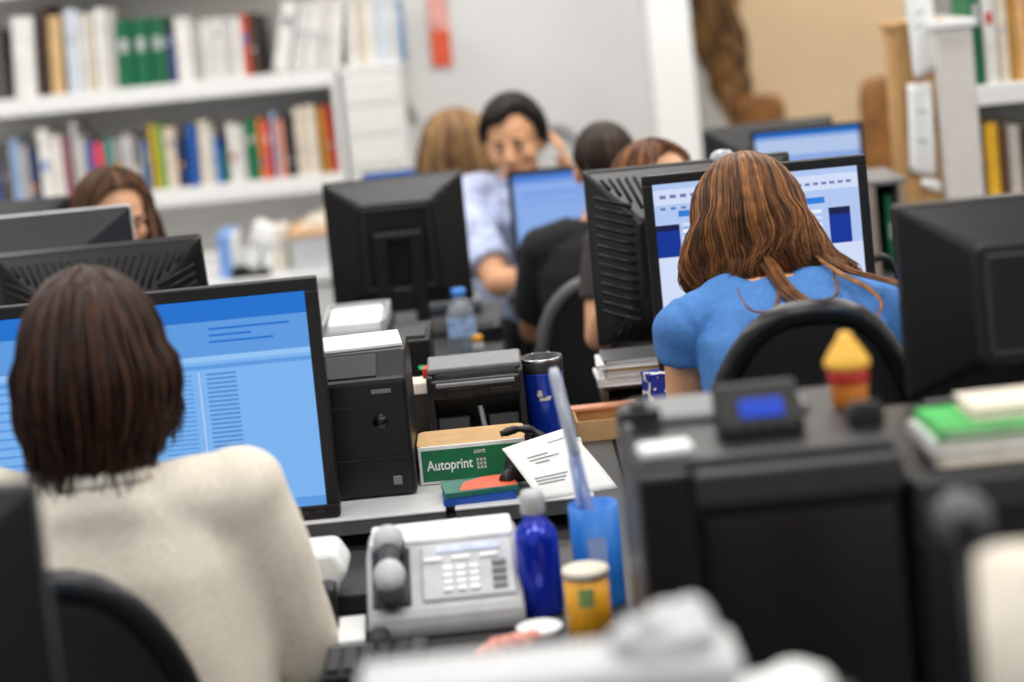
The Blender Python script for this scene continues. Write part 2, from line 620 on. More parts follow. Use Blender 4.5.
def make_hair(parent, Hm, hc, spec, seed):
    rnd = random.Random(seed)
    a, b, c = spec.get('r', (.084, .102, .098))
    offv = Vector(spec.get('off', (0, -.008, .018)))
    tm = spec.get('cap')                 # [(phi, theta_max)] in degrees, by |phi|, 0 = back, 180 = forehead
    cur = spec.get('curtain')        # [(phi,(x,y,z))] end points of hanging hair relative to the head centre
    vol = spec.get('vol', 0.0)
    def cap(phi, th, k=1.0):
        p = Vector((a * math.sin(th) * math.sin(phi), -b * math.sin(th) * math.cos(phi), c * math.cos(th))) * k + offv
        return Hm @ p
    def path(phi_d, n1=9, n2=9, out=0.0, wob=0.0, cut=1.0, ph0=0.0):
        phi = math.radians(phi_d)
        ad = abs(phi_d)
        if cur and cur[0][0] <= phi_d <= cur[-1][0]:
            tmax = math.radians(spec.get('hang', 88))
            D = hc + lerp_list(cur, phi_d)
        else:
            D = None
            tmax = math.radians(lerp_list([(q, (t, 0, 0)) for q, t in spec['scap']], phi_d).x if 'scap' in spec else lerp_list([(q, (t, 0, 0)) for q, t in tm], ad).x)
        k = 1.0 + out / .1
        pts = [cap(phi, tmax * i / (n1 - 1), k) for i in range(n1)]
        if D is None:
            tail = [pts[-1].copy() for _ in range(n2)]
            pts += tail
        else:
            E = pts[-1]
            L = (D - E).length
            outd = (Vector((E.x, E.y, 0)) - Vector((hc.x, hc.y, 0)))
            outd = outd.normalized() if outd.length > 1e-6 else Vector((0, -1, 0))
            c1 = E + Vector((0, 0, -L * .45)) + outd * (vol + .01)
            c2 = D + Vector((0, 0, L * .3)) + outd * (vol * .6)
            for i in range(1, n2 + 1):
                t = i / n2 * cut
                q = E * (1 - t) ** 3 + c1 * 3 * t * (1 - t) ** 2 + c2 * 3 * t * t * (1 - t) + D * t ** 3
                q = q + outd * out
                pts.append(q)
        wave = spec.get('wave', 0)
        if wave:
            for i, q in enumerate(pts):
                s_ = i / len(pts)
                g_ = wave * max(0, s_ - .25) * (1.2 if D is not None else 0)
                q += Vector((math.sin(s_ * 13 + phi * 2.3) + .5 * math.sin(s_ * 21 + phi * 7), .5 * math.cos(s_ * 11 + phi * 3.1), 0)) * g_
        if wob:
            for i, q in enumerate(pts):
                s_ = i / len(pts)
                q += Vector((math.sin(s_ * 9 + ph0), math.cos(s_ * 7 + ph0 * 1.7), 0)) * wob * s_
        return pts
    mb = MB()
    N = 48
    cols = [path(-180 + 360 * k / N, wob=spec.get('shellwob', .0), ph0=k * 1.3) for k in range(N)]
    T = len(cols[0])
    rings = [[cols[k][i] for k in range(N)] for i in range(T)]
    inn = []
    for i in reversed(range(T)):
        ring = []
        for k in range(N):
            p = cols[k][i]
            axis = Vector((hc.x, hc.y, min(p.z, hc.z + .02)))
            ring.append(p + (axis - p).normalized() * .014)
        inn.append(ring)
    mb.loft(rings + inn, cap=False)
    nst = spec.get('n', 200)
    rad = spec.get('rad', .0022)
    for k in range(nst):
        if cur and rnd.random() < spec.get('cshare', .85):
            ph = rnd.uniform(cur[0][0], cur[-1][0])
        else:
            ph = rnd.uniform(-180, 180)
        nz_ = noise.noise(Vector((ph * .11, seed % 97, 0))) + .6 * noise.noise(Vector((ph * .33, seed % 89, 3))) + rnd.uniform(-.35, .35)
        mb.mi = 1 if nz_ < -.16 else 2 if nz_ > .30 else 0
        o_ = rnd.uniform(.000, spec.get('lift', .006))
        pts = path(ph, 8, 9, out=o_, wob=rnd.uniform(0, spec.get('wob', .006)), cut=rnd.uniform(.86, 1.08), ph0=rnd.uniform(0, 6))
        if pts[-1] == pts[-2]:
            pts = pts[:8]
        st = rnd.choice((0, 1, 2, 3)) if not spec.get('full') else 0
        pts = pts[st:]
        r0 = rad * rnd.uniform(.7, 1.3)
        rr = [r0 * (1 - .75 * (i / (len(pts) - 1)) ** 3) for i in range(len(pts))]
        mb.tube(pts, rr, 5)
    for lk in spec.get('locks', []):
        mb.mi = lk[0]
        pts = [hc + Vector(p) for p in lk[2]]
        n_ = len(lk[1])
        rr = [lk[1][i] + (lk[1][min(i + 1, n_ - 1)] - lk[1][i]) * k_ / 4 for i in range(n_ - 1) for k_ in range(4)] + [lk[1][-1]]
        while len(lk[1]) != len(pts):
            raise ValueError('lock radii')
        sp_ = smooth_pts(pts, 4)
        for q_ in range(22):
            a_, d_ = rnd.uniform(0, 6.28), rnd.uniform(0, 1) ** .5
            o_ = Vector((math.cos(a_), .5 * math.sin(a_), .6 * math.sin(a_))) * d_
            mb.mi = lk[0] if rnd.random() < .6 else rnd.choice((0, 1, 2))
            st_ = rnd.randint(0, 3)
            cc = [p + o_ * max(rr[i] - .0008, 0) + Vector((math.sin(i * .5 + q_), 0, 0)) * .0006 for i, p in enumerate(sp_)][st_:]
            rad_ = min(.0019, max(rr) * .6)
            mb.tube(cc, [max(.0003, rad_ * (1 - .7 * i / len(cc))) for i in range(len(cc))], 5)
    return mb.build('hair', spec['mats'], parent)

def smooth_pts(pts, n):
    """Catmull-Rom through the points"""
    out = []
    q = [pts[0]] + list(pts) + [pts[-1]]
    for i in range(1, len(q) - 2):
        p0, p1, p2, p3 = q[i - 1], q[i], q[i + 1], q[i + 2]
        for k in range(n):
            t = k / n
            out.append(.5 * ((2 * p1) + (p2 - p0) * t + (2 * p0 - 5 * p1 + 4 * p2 - p3) * t * t + (3 * p1 - p0 - 3 * p2 + p3) * t ** 3))
    out.append(pts[-1])
    return out

def hand_shapes(mb, wv, d, pn, side, curl=.9, spread=.019):
    """five fingers; d along the hand, pn the way the palm looks, side +1 when the thumb lies on +s"""
    d = d.normalized()
    pn = (pn - d * pn.dot(d)).normalized()
    s = d.cross(pn).normalized()
    R = Matrix((s, d, pn)).transposed()
    mb.ell(wv + d * .045, (.039, .052, .015), R, 14, 8)
    mb.ell(wv + d * .01, (.027, .03, .018), R, 12, 8)
    L = (.036, .041, .038, .030)
    for i in range(4):
        root = wv + d * (.083 - abs(i - 1.4) * .005) + s * side * (.03 - .02 * i)
        p = root
        pts = [root - d * .02, root]
        ang = 0
        for seg in range(3):
            ang += curl * (.55 if seg == 0 else .75)
            dd = d * math.cos(ang) + pn * math.sin(ang)
            p = p + dd * L[i] * (1.0 if seg == 0 else .68 if seg == 1 else .55)
            pts.append(p)
        mb.tube(pts, [.009, .0092, .0085, .0078, .0062], 8)
        mb.ell(p, (.0065, .0065, .0065), None, 8, 6)
    r = wv + d * .02 + s * side * .03
    t1 = r + d * .03 + s * side * .024 + pn * .012
    t2 = t1 + d * .03 + s * side * .004 + pn * .014
    mb.tube([wv + d * .01 + s * side * .015, r, t1, t2], [.014, .0135, .011, .008], 8)

def person(label, x, y, rz, c):
    r = empty('person', (x, y, 0), rz, label, 'person')
    fem = c.get('fem', True)
    sw = c.get('sw', .165 if fem else .19)
    Lz = c.get('lean', .05)
    neck = Vector(c.get('neck', (0, Lz, 1.035)))
    hc = Vector(c.get('head', (0, Lz + .03, 1.155)))
    pitch, yaw, roll = [math.radians(v) for v in c.get('hrot', (8, 0, 0))]
    Hm = Matrix.Translation(hc) @ Matrix.Rotation(yaw, 4, 'Z') @ Matrix.Rotation(-pitch, 4, 'X') @ Matrix.Rotation(roll, 4, 'Y')
    Hr = Hm.to_3x3()
    shz = c.get('shz', .995)
    shl = Vector(c.get('shL', (-sw, Lz * .9, shz)))
    shr = Vector(c.get('shR', (sw, Lz * .9, shz)))
    eL, eR = Vector(c.get('eL', (-sw - .05, Lz + .14, .775))), Vector(c.get('eR', (sw + .05, Lz + .14, .775)))
    wL, wR = Vector(c.get('wL', (-sw + .03, Lz + .38, .765))), Vector(c.get('wR', (sw - .03, Lz + .38, .765)))
    sk = c.get('skin', skin1)
    vx = c.get('vox', .0055)
    # ---- torso sections: (y, z, half width, half depth)
    if 'torso' in c:
        secs = c['torso']
    else:
        wv_ = .9 if fem else 1.0
        secs = [(0, .47, .175, .12), (0, .56, .172, .125), (Lz * .3, .68, .145 * wv_ + .01, .112), (Lz * .6, .82, .158 * wv_ + .008, .118),
                (Lz * .85, min(.92, neck.z - .115), .168 * wv_ + .01, .118), (Lz * .95, min(.985, neck.z - .052), .15, .1), (neck.y - .005, neck.z - .02, .085, .075), (neck.y, neck.z + .01, .062, .062)]
    def torso(mb, k, lo=0, hi=99):
        rings = []
        for (yy, zz, a, b) in secs[lo:hi]:
            rings.append([Vector((a * k * math.copysign(abs(math.cos(t)) ** .85, math.cos(t)), yy + b * k * math.sin(t), zz)) for t in [2 * PI * i / 28 for i in range(28)]])
        mb.loft(rings)
    def limb(mb, p, q, r0, r1, bulge=0.0, n=5):
        pts = [p.lerp(q, i / n) for i in range(n + 1)]
        rr = [r0 + (r1 - r0) * i / n + bulge * math.sin(PI * i / n) for i in range(n + 1)]
        mb.tube(pts, rr, 14)
    f = .92 if fem else 1.06
    # ---- the body: one continuous surface
    mb = MB()
    hk = 1.0 if not fem else .96
    def HP(px, py, pz):
        return Hm @ (Vector((px, py, pz)) * hk)
    def HE(cx, cy, cz, rx, ry, rz_, seg=18):
        mb.ell(HP(cx, cy, cz), (rx * hk, ry * hk, rz_ * hk), Hr, seg, 12)
    HE(0, -.008, .028, .074, .094, .084, 24)
    HE(0, .022, -.02, .066, .066, .075)
    HE(0, .046, -.068, .046, .042, .042)
    HE(0, .062, -.088, .026, .026, .022)
    for sx in (-1, 1):
        HE(sx * .038, .058, -.028, .026, .024, .026)
        HE(sx * .03, .079, .018, .026, .012, .009)
        HE(sx * .031, .0745, .0095, .0155, .0125, .0095, 12)
        HE(sx * .076, -.004, -.012, .01, .02, .032)
        HE(sx * .011, .097, -.036, .009, .01, .008, 10)
    mb.tube([HP(0, .082, .012), HP(0, .098, -.012), HP(0, .112, -.031)], [.009, .011, .013], 10)
    mb.tube([HP(0, .1, -.036), HP(0, .088, -.046)], [.009, .012], 8)
    nb = HP(0, -.022, -.06)
    limb(mb, neck - Vector((0, .0, .05)), nb, .058 * f, .05 * f)
    torso(mb, .82)
    for sh, el, wr in ((shl, eL, wL), (shr, eR, wR)):
        mb.ell(sh, (.05 * f * c.get('armk', 1.0),) * 3)
        ak = c.get('armk', 1.0)
        limb(mb, sh, el, .047 * f * ak, .038 * f * ak, .004)
        mb.ell(el, (.039 * f * ak,) * 3)
        limb(mb, el, wr, .039 * f * ak, .026 * f, .005)
    hd = c.get('hands', {})
    for key, el, wr, sd in (('L', eL, wL, 1), ('R', eR, wR, -1)):
        h_ = hd.get(key, {})
        hand_shapes(mb, wr, Vector(h_.get('d', (wr - el).normalized())), Vector(h_.get('n', (0, 0, -1))), h_.get('s', sd), h_.get('curl', .45))
    me = remesh(mb, vx, 4)
    link('body', me, sk, r)
    # ---- face details
    for sx in (-1, 1):
        e = MB()
        e.ell(HP(sx * .031, .0728, .000), (.0120, .0120, .0100), Hr, 14, 10)
        eo = e.build('eye', eyew, r)
        e = MB()
        e.ell(HP(sx * .031, .0822, -.001), (.0064, .004, .0064), Hr, 12, 8)
        e.build('iris', eyei, eo)
        e = MB()
        e.tube([HP(sx * .013, .0915, .02), HP(sx * .03, .0915, .027), HP(sx * .05, .078, .02)], [.004, .0045, .002], 8)
        e.build('eyebrow', c['hair']['mats'][1], r)
    e = MB()
    e.tube([HP(-.022, .083, -.064), HP(-.009, .092, -.061), HP(0, .0925, -.0625), HP(.009, .092, -.061), HP(.022, .083, -.064)], [.002, .005, .0045, .005, .002], 8)
    e.tube([HP(-.02, .083, -.066), HP(0, .0915, -.0705), HP(.02, .083, -.066)], [.002, .006, .002], 8)
    e.build('lips', lipm, r)
    # ---- clothes
    mb = MB()
    inf = c.get('inf', .006)
    torso(mb, 1.0 + inf * 2)
    slv = c.get('sleeve', 'long')
    for sh, el, wr in ((shl, eL, wL), (shr, eR, wR)):
        ns = Vector((sh.x * .38, neck.y - .01, neck.z - .035))
        limb(mb, ns, sh, c.get('slope', .06), .052 * f + inf, 0)
        mb.ell(sh, (c.get('shr', .053 * f + inf),) * 3)
        # armpit fill towards the chest
        mid = Vector((sh.x * .72, sh.y, sh.z - .08))
        pq = c.get('pit', .06)
        mb.tube([Vector((sh.x * .7, sh.y, sh.z - .02)), mid], [pq, pq * .83], 12)
        if slv == 'short':
            e_ = sh.lerp(el, c.get('sl', .62))
            limb(mb, sh, e_, c.get('slr', .051 * f + inf), c.get('slr', .049 * f + inf) + c.get('flare', .005), .002)
        elif slv == 'elbow':
            limb(mb, sh, el, .051 * f + inf, .045 * f + inf, .004)
            mb.ell(el, (.043 * f + inf,) * 3)
            limb(mb, el, el.lerp(wr, .12), .045 * f + inf, .043 * f + inf)
        else:
            limb(mb, sh, el, .051 * f + inf, .044 * f + inf, .004)
            mb.ell(el, (.044 * f + inf,) * 3)
            limb(mb, el, el.lerp(wr, .95), .044 * f + inf, .031 * f + inf, .005)
    me = remesh(mb, c.get('svox', .0065), c.get('ssm', 6))
    so = link('shirt' if c.get('garment') is None else c['garment'], me, c['shirt'], r)
    if c.get('folds'):
        am, sc_ = c['folds']
        for v in me.vertices:
            q = v.co
            nn = noise.noise(Vector((q.x * sc_, q.y * sc_, q.z * sc_ * .55 + q.x * 6))) + .5 * noise.noise(Vector((q.x * sc_ * 2.3, q.y * sc_ * 2.3, q.z * sc_ * 1.2 + 5)))
            v.co = q + v.normal * nn * am
    if c.get('collar'):
        mb = MB()
        pts = []
        rr = c.get('collar_r', .062)
        for k in range(25):
            a_ = 2 * PI * k / 24
            pts.append(Vector((rr * 1.08 * math.sin(a_), neck.y - rr * math.cos(a_), neck.z + .012 - .02 * (1 - math.cos(a_)) * .5)))
        mb.tube(pts, c.get('collar_t', .011), 8)
        mb.build('collar', c['shirt'], r)
    # trousers and shoes
    pm = c.get('pants', M['fabric_dark'])
    mb = MB()
    mb.ell((0, .01, .53), (.18, .15, .085))
    for sx in (-1, 1):
        hp, kn, an = Vector((sx * .09, .03, .535)), Vector((sx * .115, .43, .53)), Vector((sx * .115, .40, .11))
        limb(mb, hp, kn, .086, .062, .004)
        mb.ell(kn, (.063,) * 3)
        limb(mb, kn, an, .06, .05, .004)
    link('trousers', remesh(mb, .012, 4), pm, r)
    for sx in (-1, 1):
        mb = MB()
        mb.ell((sx * .115, .45, .045), (.045, .125, .04))
        mb.ell((sx * .115, .39, .06), (.042, .06, .055))
        link('shoe', remesh(mb, .01, 3), M['black'], r)
    make_hair(r, Hm, hc, c['hair'], hash_(label))
    return r

def hash_(s):
    v = 7
    for ch in s:
        v = (v * 131 + ord(ch)) % 1000003
    return v
# ------------------------------------------------------------------ placing the furniture
desk('dark grey desk in the foreground carrying a black monitor and a white box', -1.35, .11, 1.20, 1.93)
desk('dark desk under the big black printer in the foreground', .115, 1.30, 1.20, 2.29)
desk('dark desk under the monitor at the right edge', .30, 1.35, 2.295, 2.56)
desk('dark desk of the person in the cream sweater', -1.55, -.17, 2.72, 3.5)
desk('dark desk carrying the grey phone and blue bottle', -.165, .16, 2.33, 3.5)
desk('dark desk with the vented monitor and magazines on it', .165, 1.35, 3.22, 4.02)
desk('dark desk behind the wide blue screen with two monitors turned away', -1.75, -.12, 3.6, 4.34)
desk('desk with the plastic water bottle on it', -.75, -.02, 4.36, 5.06)
desk('desk with the blue screen behind the person in black', .0, .46, 5.12, 5.52)
desk('dark desk under the far left monitor below the bookshelf', -2.1, -1.02, 5.12, 5.62)
desk('low desk under the narrow blue screen by the white drawer cabinet', P(391, 185, 6.6).x - .16, P(391, 185, 6.6).x + .42, 6.42, 6.95, .66)
desk('far desk with the small blue screen beside the cabinet', .48, .93, 4.72, 5.68)

# raised grey slabs
ZS = P(446, 510, 2.925).z
def riser(label, x0, x1, y0, y1, z=ZS, t=.026):
    r = empty('desk_riser', ((x0 + x1) / 2, (y0 + y1) / 2, DESK), 0, label, 'riser', 'grey desk risers')
    w_, d_, h_ = x1 - x0, y1 - y0, z - DESK
    mb = MB()
    mb.box((0, .001, h_ - .002), (w_, d_, .004))
    mb.build('top_sheet', 'slab', r, bevel=.0015)
    MB().box((0, .002, h_ - .004 - (t - .004) / 2), (w_ - .002, d_ - .004, t - .004)).build('board', 'slabedge', r, bevel=.002)
    for sx in (-1, 1):
        MB().box((sx * (w_ / 2 - .02), .03, (h_ - t) / 2), (.022, d_ - .1, h_ - t)).build('support', 'dgrey', r)
    return r
xr1 = P(446, 510, 2.935).x
xl2 = P(452, 505, 2.935).x
riser('light grey riser under the wide blue screen and black printer', xr1 - 1.15, xr1, 2.925, 3.43)
riser('light grey riser carrying the green sign box and magazine', xl2 + .004, .10, 2.925, 3.30)

# ------------------------------------------------------------------ monitors
def cx(px, py, y, w, side):
    """centre x of a panel of width w whose left/right edge shows at (px,py)"""
    return P(px, py, y).x + (w / 2 if side == 'l' else -w / 2)

rows = [(0, 0, 1, .1, 'bar'), (0, .1, 1, .26, 'mid'), (0, .26, 1, .285, 'skyl'), (0, .3, 1, .32, 'mid')]
for k in range(26):
    v = .34 + k * .021
    rows.append((.57, v, .66, v + .009, 'mid'))
    rows.append((.70, v, .785, v + .010, 'rowc'))
    if k % 2 == 0:
        rows.append((.04, v, .30, v + .012, 'mid'))
        rows.append((.34, v, .47, v + .012, 'mid'))
rows += [(.678, .33, .683, .92, 'win'), (.72, .13, .95, .14, 'bar'), (.72, .16, .84, .17, 'bar'), (.72, .19, .9, .20, 'bar'), (0, .955, 1, 1, 'mid'), (.76, .89, .80, .91, 'mid')]
hM1 = P(320, 274, 2.96).z - ZS - .004
xM1 = cx(329, 395, 2.96, .57, 'r')
monitor('wide screen with a blue table in front of the cream sweater', xM1, 2.945, ZS, .57, hM1, .003, 0, 0, 'plain', ('sky', rows), rim=.019)

ui = [(0, 0, 1, .035, 'win'), (0, .035, 1, .12, 'pale'), (0, .12, 1, .20, 'win'), (.0, .235, .115, .42, 'navy'), (.0, .235, .115, .27, 'navd'), (.0, .42, .115, 1, 'pale'),
      (.115, .16, .83, .97, 'win'), (.115, .16, .83, .195, 'title'), (.845, .225, .95, .43, 'navy'), (.845, .225, .95, .265, 'navd'), (.845, .43, 1, 1, 'pale')]
for k in range(19):
    v = .23 + k * .038
    ui.append((.13, v, .30, v + .02, 'white' if k % 3 else 'pale'))
    ui.append((.40, v, .81, v + .018, 'pale' if k % 2 else 'white'))
    ui.append((.13, v + .026, .18 + .05 * ((k * 7) % 3), v + .03, 'txt'))
    ui.append((.68, v + .026, .72 + .04 * ((k * 5) % 3), v + .03, 'txt'))
for k in range(7):
    ui.append((.03 + k * .05, .065, .06 + k * .05, .085, 'txt'))
    ui.append((.03 + k * .05, .135, .055 + k * .05, .15, 'title' if k % 2 else 'txt'))
    ui.append((.70 + k * .04, .075, .725 + k * .04, .09, 'txt'))
w2 = .395
monitor('monitor with a white form window facing the person in the blue shirt', cx(648, 245, 3.47, w2, 'l'), 3.47, DESK, w2, .345, .115, 0, .02, 'plain', ('win', ui), rim=.017)
wv, hv = .39, .335
monitor('black monitor with slanted vents turned away, standing behind the magazines', cx(591, 265, 3.76, wv, 'l'), 3.76, DESK, wv, hv, .115, PI, .03, 'vent')
wb = .385
monitor('black monitor with a vented sloping back just above the cream sweater', cx(214, 262, 3.84, wb, 'r'), 3.80, DESK, wb, .325, .097, PI, .30, 'vent')
monitor('grey backed monitor hiding the chin of the person with long hair', cx(141, 232, 4.2, .46, 'r'), 4.16, DESK, .46, .34, .098, PI, .12, 'plain', bez='lgrey', tone='dgrey')
monitor('dark monitor at the far left below the bookshelf', cx(74, 200, 5.3, .46, 'r'), 5.3, DESK, .46, .3, .06, PI, .1, 'plain')
wc = .335
monitor('black monitor with an arched stand behind the water bottle', P(398, 240, 4.76).x, 4.76, DESK, wc, .315, .062, PI + .05, .06, 'plain', base='arch')
far1 = [(0, 0, 1, .08, 'farb'), (.05, .2, .9, .22, 'farb'), (.05, .3, .7, .31, 'farb')]
monitor('screen glowing pale blue beside the person in black', cx(511, 220, 5.24, .36, 'l'), 5.24, DESK, .36, P(540, 169, 5.24).z - DESK - .03, .03, 0, .03, 'plain', ('far', far1), rim=.014)
far2 = [(0, 0, 1, .07, 'bar'), (0, .3, 1, .34, 'farb'), (0, .5, .8, .53, 'farb')]
monitor('small blue screen in front of the beige wall', cx(752, 150, 5.05, .285, 'l'), 5.05, DESK, .285, .235, .135, -.05, .03, 'plain', ('farw', far2), rim=.01)
monitor('dark grey monitor turned away behind the small blue screen', cx(697, 140, 5.5, .36, 'l'), 5.45, DESK, .36, .3, .06, PI + .1, .12, 'plain', tone='dgrey')
monitor('narrow blue screen under the white cabinet at the back', P(391, 185, 6.6).x, 6.6, .66, .19, .17, .1, 0, .02, 'plain', ('sky', [(0, 0, 1, .3, 'bar')]), rim=.008)
# near row
xR = cx(899, 300, 2.40, .33, 'l')
monitor('black monitor back standing at the right behind the green folder', xR, 2.40, DESK + .16, .33, .238, .118, PI, .0, 'plain')
r = empty('computer_case', (xR + .02, 2.40, DESK), 0, 'black flat computer case under the monitor at the right', 'computer')
MB().box((0, 0, .08), (.38, .26, .152)).build('housing', 'black', r, bevel=.006)
mb = MB()
for k in range(8):
    mb.box((-.12 + k * .02, -.1305, .08), (.008, .003, .08))
mb.build('vent_slot', 'black_matte', r)
for k in range(4):
    MB().cyl((-.16 + .32 * (k % 2), -.1 + .2 * (k // 2), 0), (-.16 + .32 * (k % 2), -.1 + .2 * (k // 2), .006), .012).build('foot', 'dgrey', r)
wl = .44
monitor('black monitor back in the lower left corner', cx(50, 590, 1.76, wl, 'r'), 1.76, DESK, wl, .34, .093, PI, 0, 'plain')

# ------------------------------------------------------------------ people
knit = mat('cream_knit', (243, 232, 214), .95, var=.06, scale=220, bump=.5, bscale=420, sheen=.2)
blue = mat('blue_cotton', (68, 120, 184), .85, var=.05, scale=120, bump=.25, bscale=350)
blk = mat('black_cotton', (19, 19, 21), .9, var=.1, bump=.2, bscale=300)
pale = mat('pale_blue_check', (186, 196, 226), .85, var=.16, scale=38, bump=.15, bscale=300)
olive = mat('grey_top', (120, 108, 100), .9, var=.08)
teal = mat('dark_top', (60, 52, 52), .9, var=.08)
FRW = [(0, 125), (60, 118), (95, 98), (118, 68), (150, 42), (180, 36)]
FR = [(0, 125), (60, 118), (95, 98), (118, 78), (150, 56), (180, 50)]      # hairline of the short cap

xc = P(100, 450, 2.42).x
yc = 2.44
hx = P(92, 370, 2.45).x - xc
person('person in a cream knit sweater seated with their back turned at a wide blue screen', xc, yc, 0, dict(
    fem=True, sw=.155, lean=.03, slope=.05, pit=.065, neck=(hx * .5, .0, .985), head=(hx, .025, 1.125), hrot=(6, 4, 0), shz=.945,
    torso=[(0, .47, .19, .13), (0, .56, .188, .13), (.01, .68, .178, .125), (.02, .80, .172, .122), (.025, .87, .165, .118), (.028, .933, .145, .1), (-.005, .965, .085, .075), (0, .995, .062, .062)],
    inf=.014, shirt=knit, garment='sweater', sleeve='long', collar=True, collar_r=.062, collar_t=.010, svox=.008, ssm=8, folds=(.006, 9),
    eR=(.205, .10, .705), wR=(.14, .36, .76), skin=skin2,
    hair=dict(mats=HB, r=(.083, .108, .104), off=(0, -.008, .012), cap=FR, hang=86,
              curtain=[(-125, (-.085, .07, -.10)), (-90, (-.076, .02, -.132)), (-60, (-.068, -.05, -.148)), (-30, (-.04, -.075, -.142)), (0, (0, -.08, -.15)), (30, (.035, -.078, -.14)), (60, (.062, -.05, -.132)), (90, (.074, .02, -.115)), (125, (.08, .07, -.10))],
              vol=.008, n=420, rad=.0024, wob=.014, lift=.008)))
chair_proto('black mesh office chair behind the cream sweater', xc - .025, 2.43, 0, back_top=.945, hw=.12, lo=.5, frame='satin')

xb_ = P(797, 300, 2.8).x
yb_ = 2.76
hb = P(749, 225, 3.05)
hbx = hb.x - xb_
bl_hair = dict(mats=HL, r=(.083, .108, .102), off=(0, -.006, .014), cap=FR, hang=92,
    curtain=[(-125, (-.078, .03, -.10)), (-85, (-.092, -.03, -.112)), (-55, (-.085, -.075, -.095)), (-25, (-.035, -.105, -.066)), (0, (0, -.11, -.055)), (25, (.045, -.11, -.05)), (50, (.095, -.105, -.06)), (75, (.135, -.08, -.085)), (95, (.125, -.02, -.10)), (125, (.08, .03, -.10))],
    vol=.012, n=1900, rad=.00105, wave=.011, wob=.010, lift=.007, cshare=.9, shellwob=.004,
    locks=[(0, [.004, .009, .0095, .0085, .006, .0015], [(.0, -.10, -.01), (.012, -.15, -.035), (.022, -.20, -.058), (.045, -.235, -.078), (.062, -.26, -.10), (.072, -.278, -.12)]),
           (1, [.003, .005, .005, .003, .001], [(-.01, -.10, -.02), (.006, -.16, -.045), (.016, -.21, -.068), (.04, -.245, -.09), (.064, -.275, -.116)]),
           (0, [.004, .006, .006, .004, .001], [(.09, -.10, -.03), (.125, -.15, -.05), (.16, -.185, -.06), (.19, -.20, -.075), (.205, -.215, -.115)]),
           (2, [.003, .004, .004, .003, .001], [(.08, -.11, -.03), (.11, -.17, -.052), (.135, -.21, -.066), (.15, -.235, -.088), (.13, -.255, -.118)]),
           (2, [.002, .003, .003, .002, .001], [(.09, -.10, -.04), (.13, -.15, -.055), (.18, -.18, -.066), (.215, -.19, -.08), (.228, -.2, -.12)]),
           (0, [.002, .0022, .002, .0015, .0008], [(.02, -.15, -.04), (.0, -.23, -.078), (-.03, -.235, -.082), (-.045, -.225, -.07), (-.05, -.2, -.05)]),
           (1, [.002, .0022, .002, .0015, .0008], [(.1, -.15, -.05), (.09, -.215, -.072), (.05, -.235, -.078), (.02, -.245, -.086), (.0, -.25, -.095)])])
person('person in a blue short-sleeved shirt leaning towards a white form on screen, back turned', xb_, yb_, 0, dict(
    fem=True, sw=.155, neck=(hbx * .5, .20, 1.075), head=(hbx, .29, 1.126), hrot=(30, 0, 0),
    torso=[(0, .47, .165, .12), (0, .56, .16, .125), (.03, .68, .125, .115), (.08, .82, .128, .12), (.115, .93, .136, .122), (.14, 1.0, .138, .11), (.17, 1.045, .108, .088), (.195, 1.075, .066, .06)],
    shL=(-.150, .155, 1.008), shR=(.135, .15, 1.0), eL=(-.150, .26, .765), eR=(.15, .34, .79), wL=(-.08, .53, .765), wR=(.09, .54, .765),
    inf=.006, shirt=blue, garment='shirt', sleeve='short', sl=.15, flare=.004, svox=.0055, ssm=4, folds=(.010, 15), pit=.03, slope=.045, armk=.82, shr=.047, slr=.044, vox=.0045,
    hair=bl_hair, skin=skin1))
chair_proto('black mesh office chair behind the blue shirt', P(812, 340, 2.64).x, 2.905, 0, back_top=1.075, hw=.128, lo=.52, frame='satin')

SHORT = [(0, 122), (50, 112), (90, 88), (110, 72), (150, 56), (180, 50)]
xd = P(603, 270, 4.8).x
o = person('person in a black polo shirt seen from behind at a pale blue screen', xd, 4.80, 0, dict(
    fem=False, sw=.150, lean=.06, neck=(.01, .06, .985), shz=.925, pit=.05, head=(P(607, 165, 4.85).x - xd, .09, 1.125), hrot=(10, 0, 0), shirt=blk, garment='polo_shirt', sleeve='short', sl=.8,
    eL=(-.19, .16, .70), eR=(.2, .16, .72), skin=skin1,
    hair=dict(mats=HS, r=(.083, .103, .096), cap=SHORT, n=260, rad=.0018, lift=.003, wob=.0)))
o.scale = (.94, .94, .94)
chair_proto('low black office chair with a grey rim behind the person in black', P(616, 330, 4.5).x, 4.80, 0, back_top=.84, hw=.14, lo=.5, frame='mgrey')

xa = P(652, 170, 4.28).x
LONGF = [(-118, (-.10, .06, -.24)), (-80, (-.115, .02, -.28)), (-40, (-.08, -.07, -.29)), (0, (0, -.1, -.30)), (40, (.08, -.07, -.29)), (80, (.115, .02, -.28)), (118, (.10, .06, -.24))]
o = person('person behind the vented monitor with only brown hair and forehead showing', xa, 4.26, PI, dict(
    fem=True, lean=.0, head=(-.005, .03, 1.106), hrot=(-4, 42, 0), shirt=teal, sleeve='short', sw=.12, eR=(.155, .05, .80), wR=(.08, .2, .98), eL=(-.22, .12, .78), garment='shirt',
    hands={'R': dict(d=(-.1, .1, 1), n=(-1, 0, 0), curl=.5)}, skin=skin2,
    hair=dict(mats=HA, r=(.089, .106, .101), cap=FRW, curtain=LONGF, vol=.015, n=420, rad=.002, lift=.006, wob=.008, hang=88)))
o.scale = (.955,) * 3

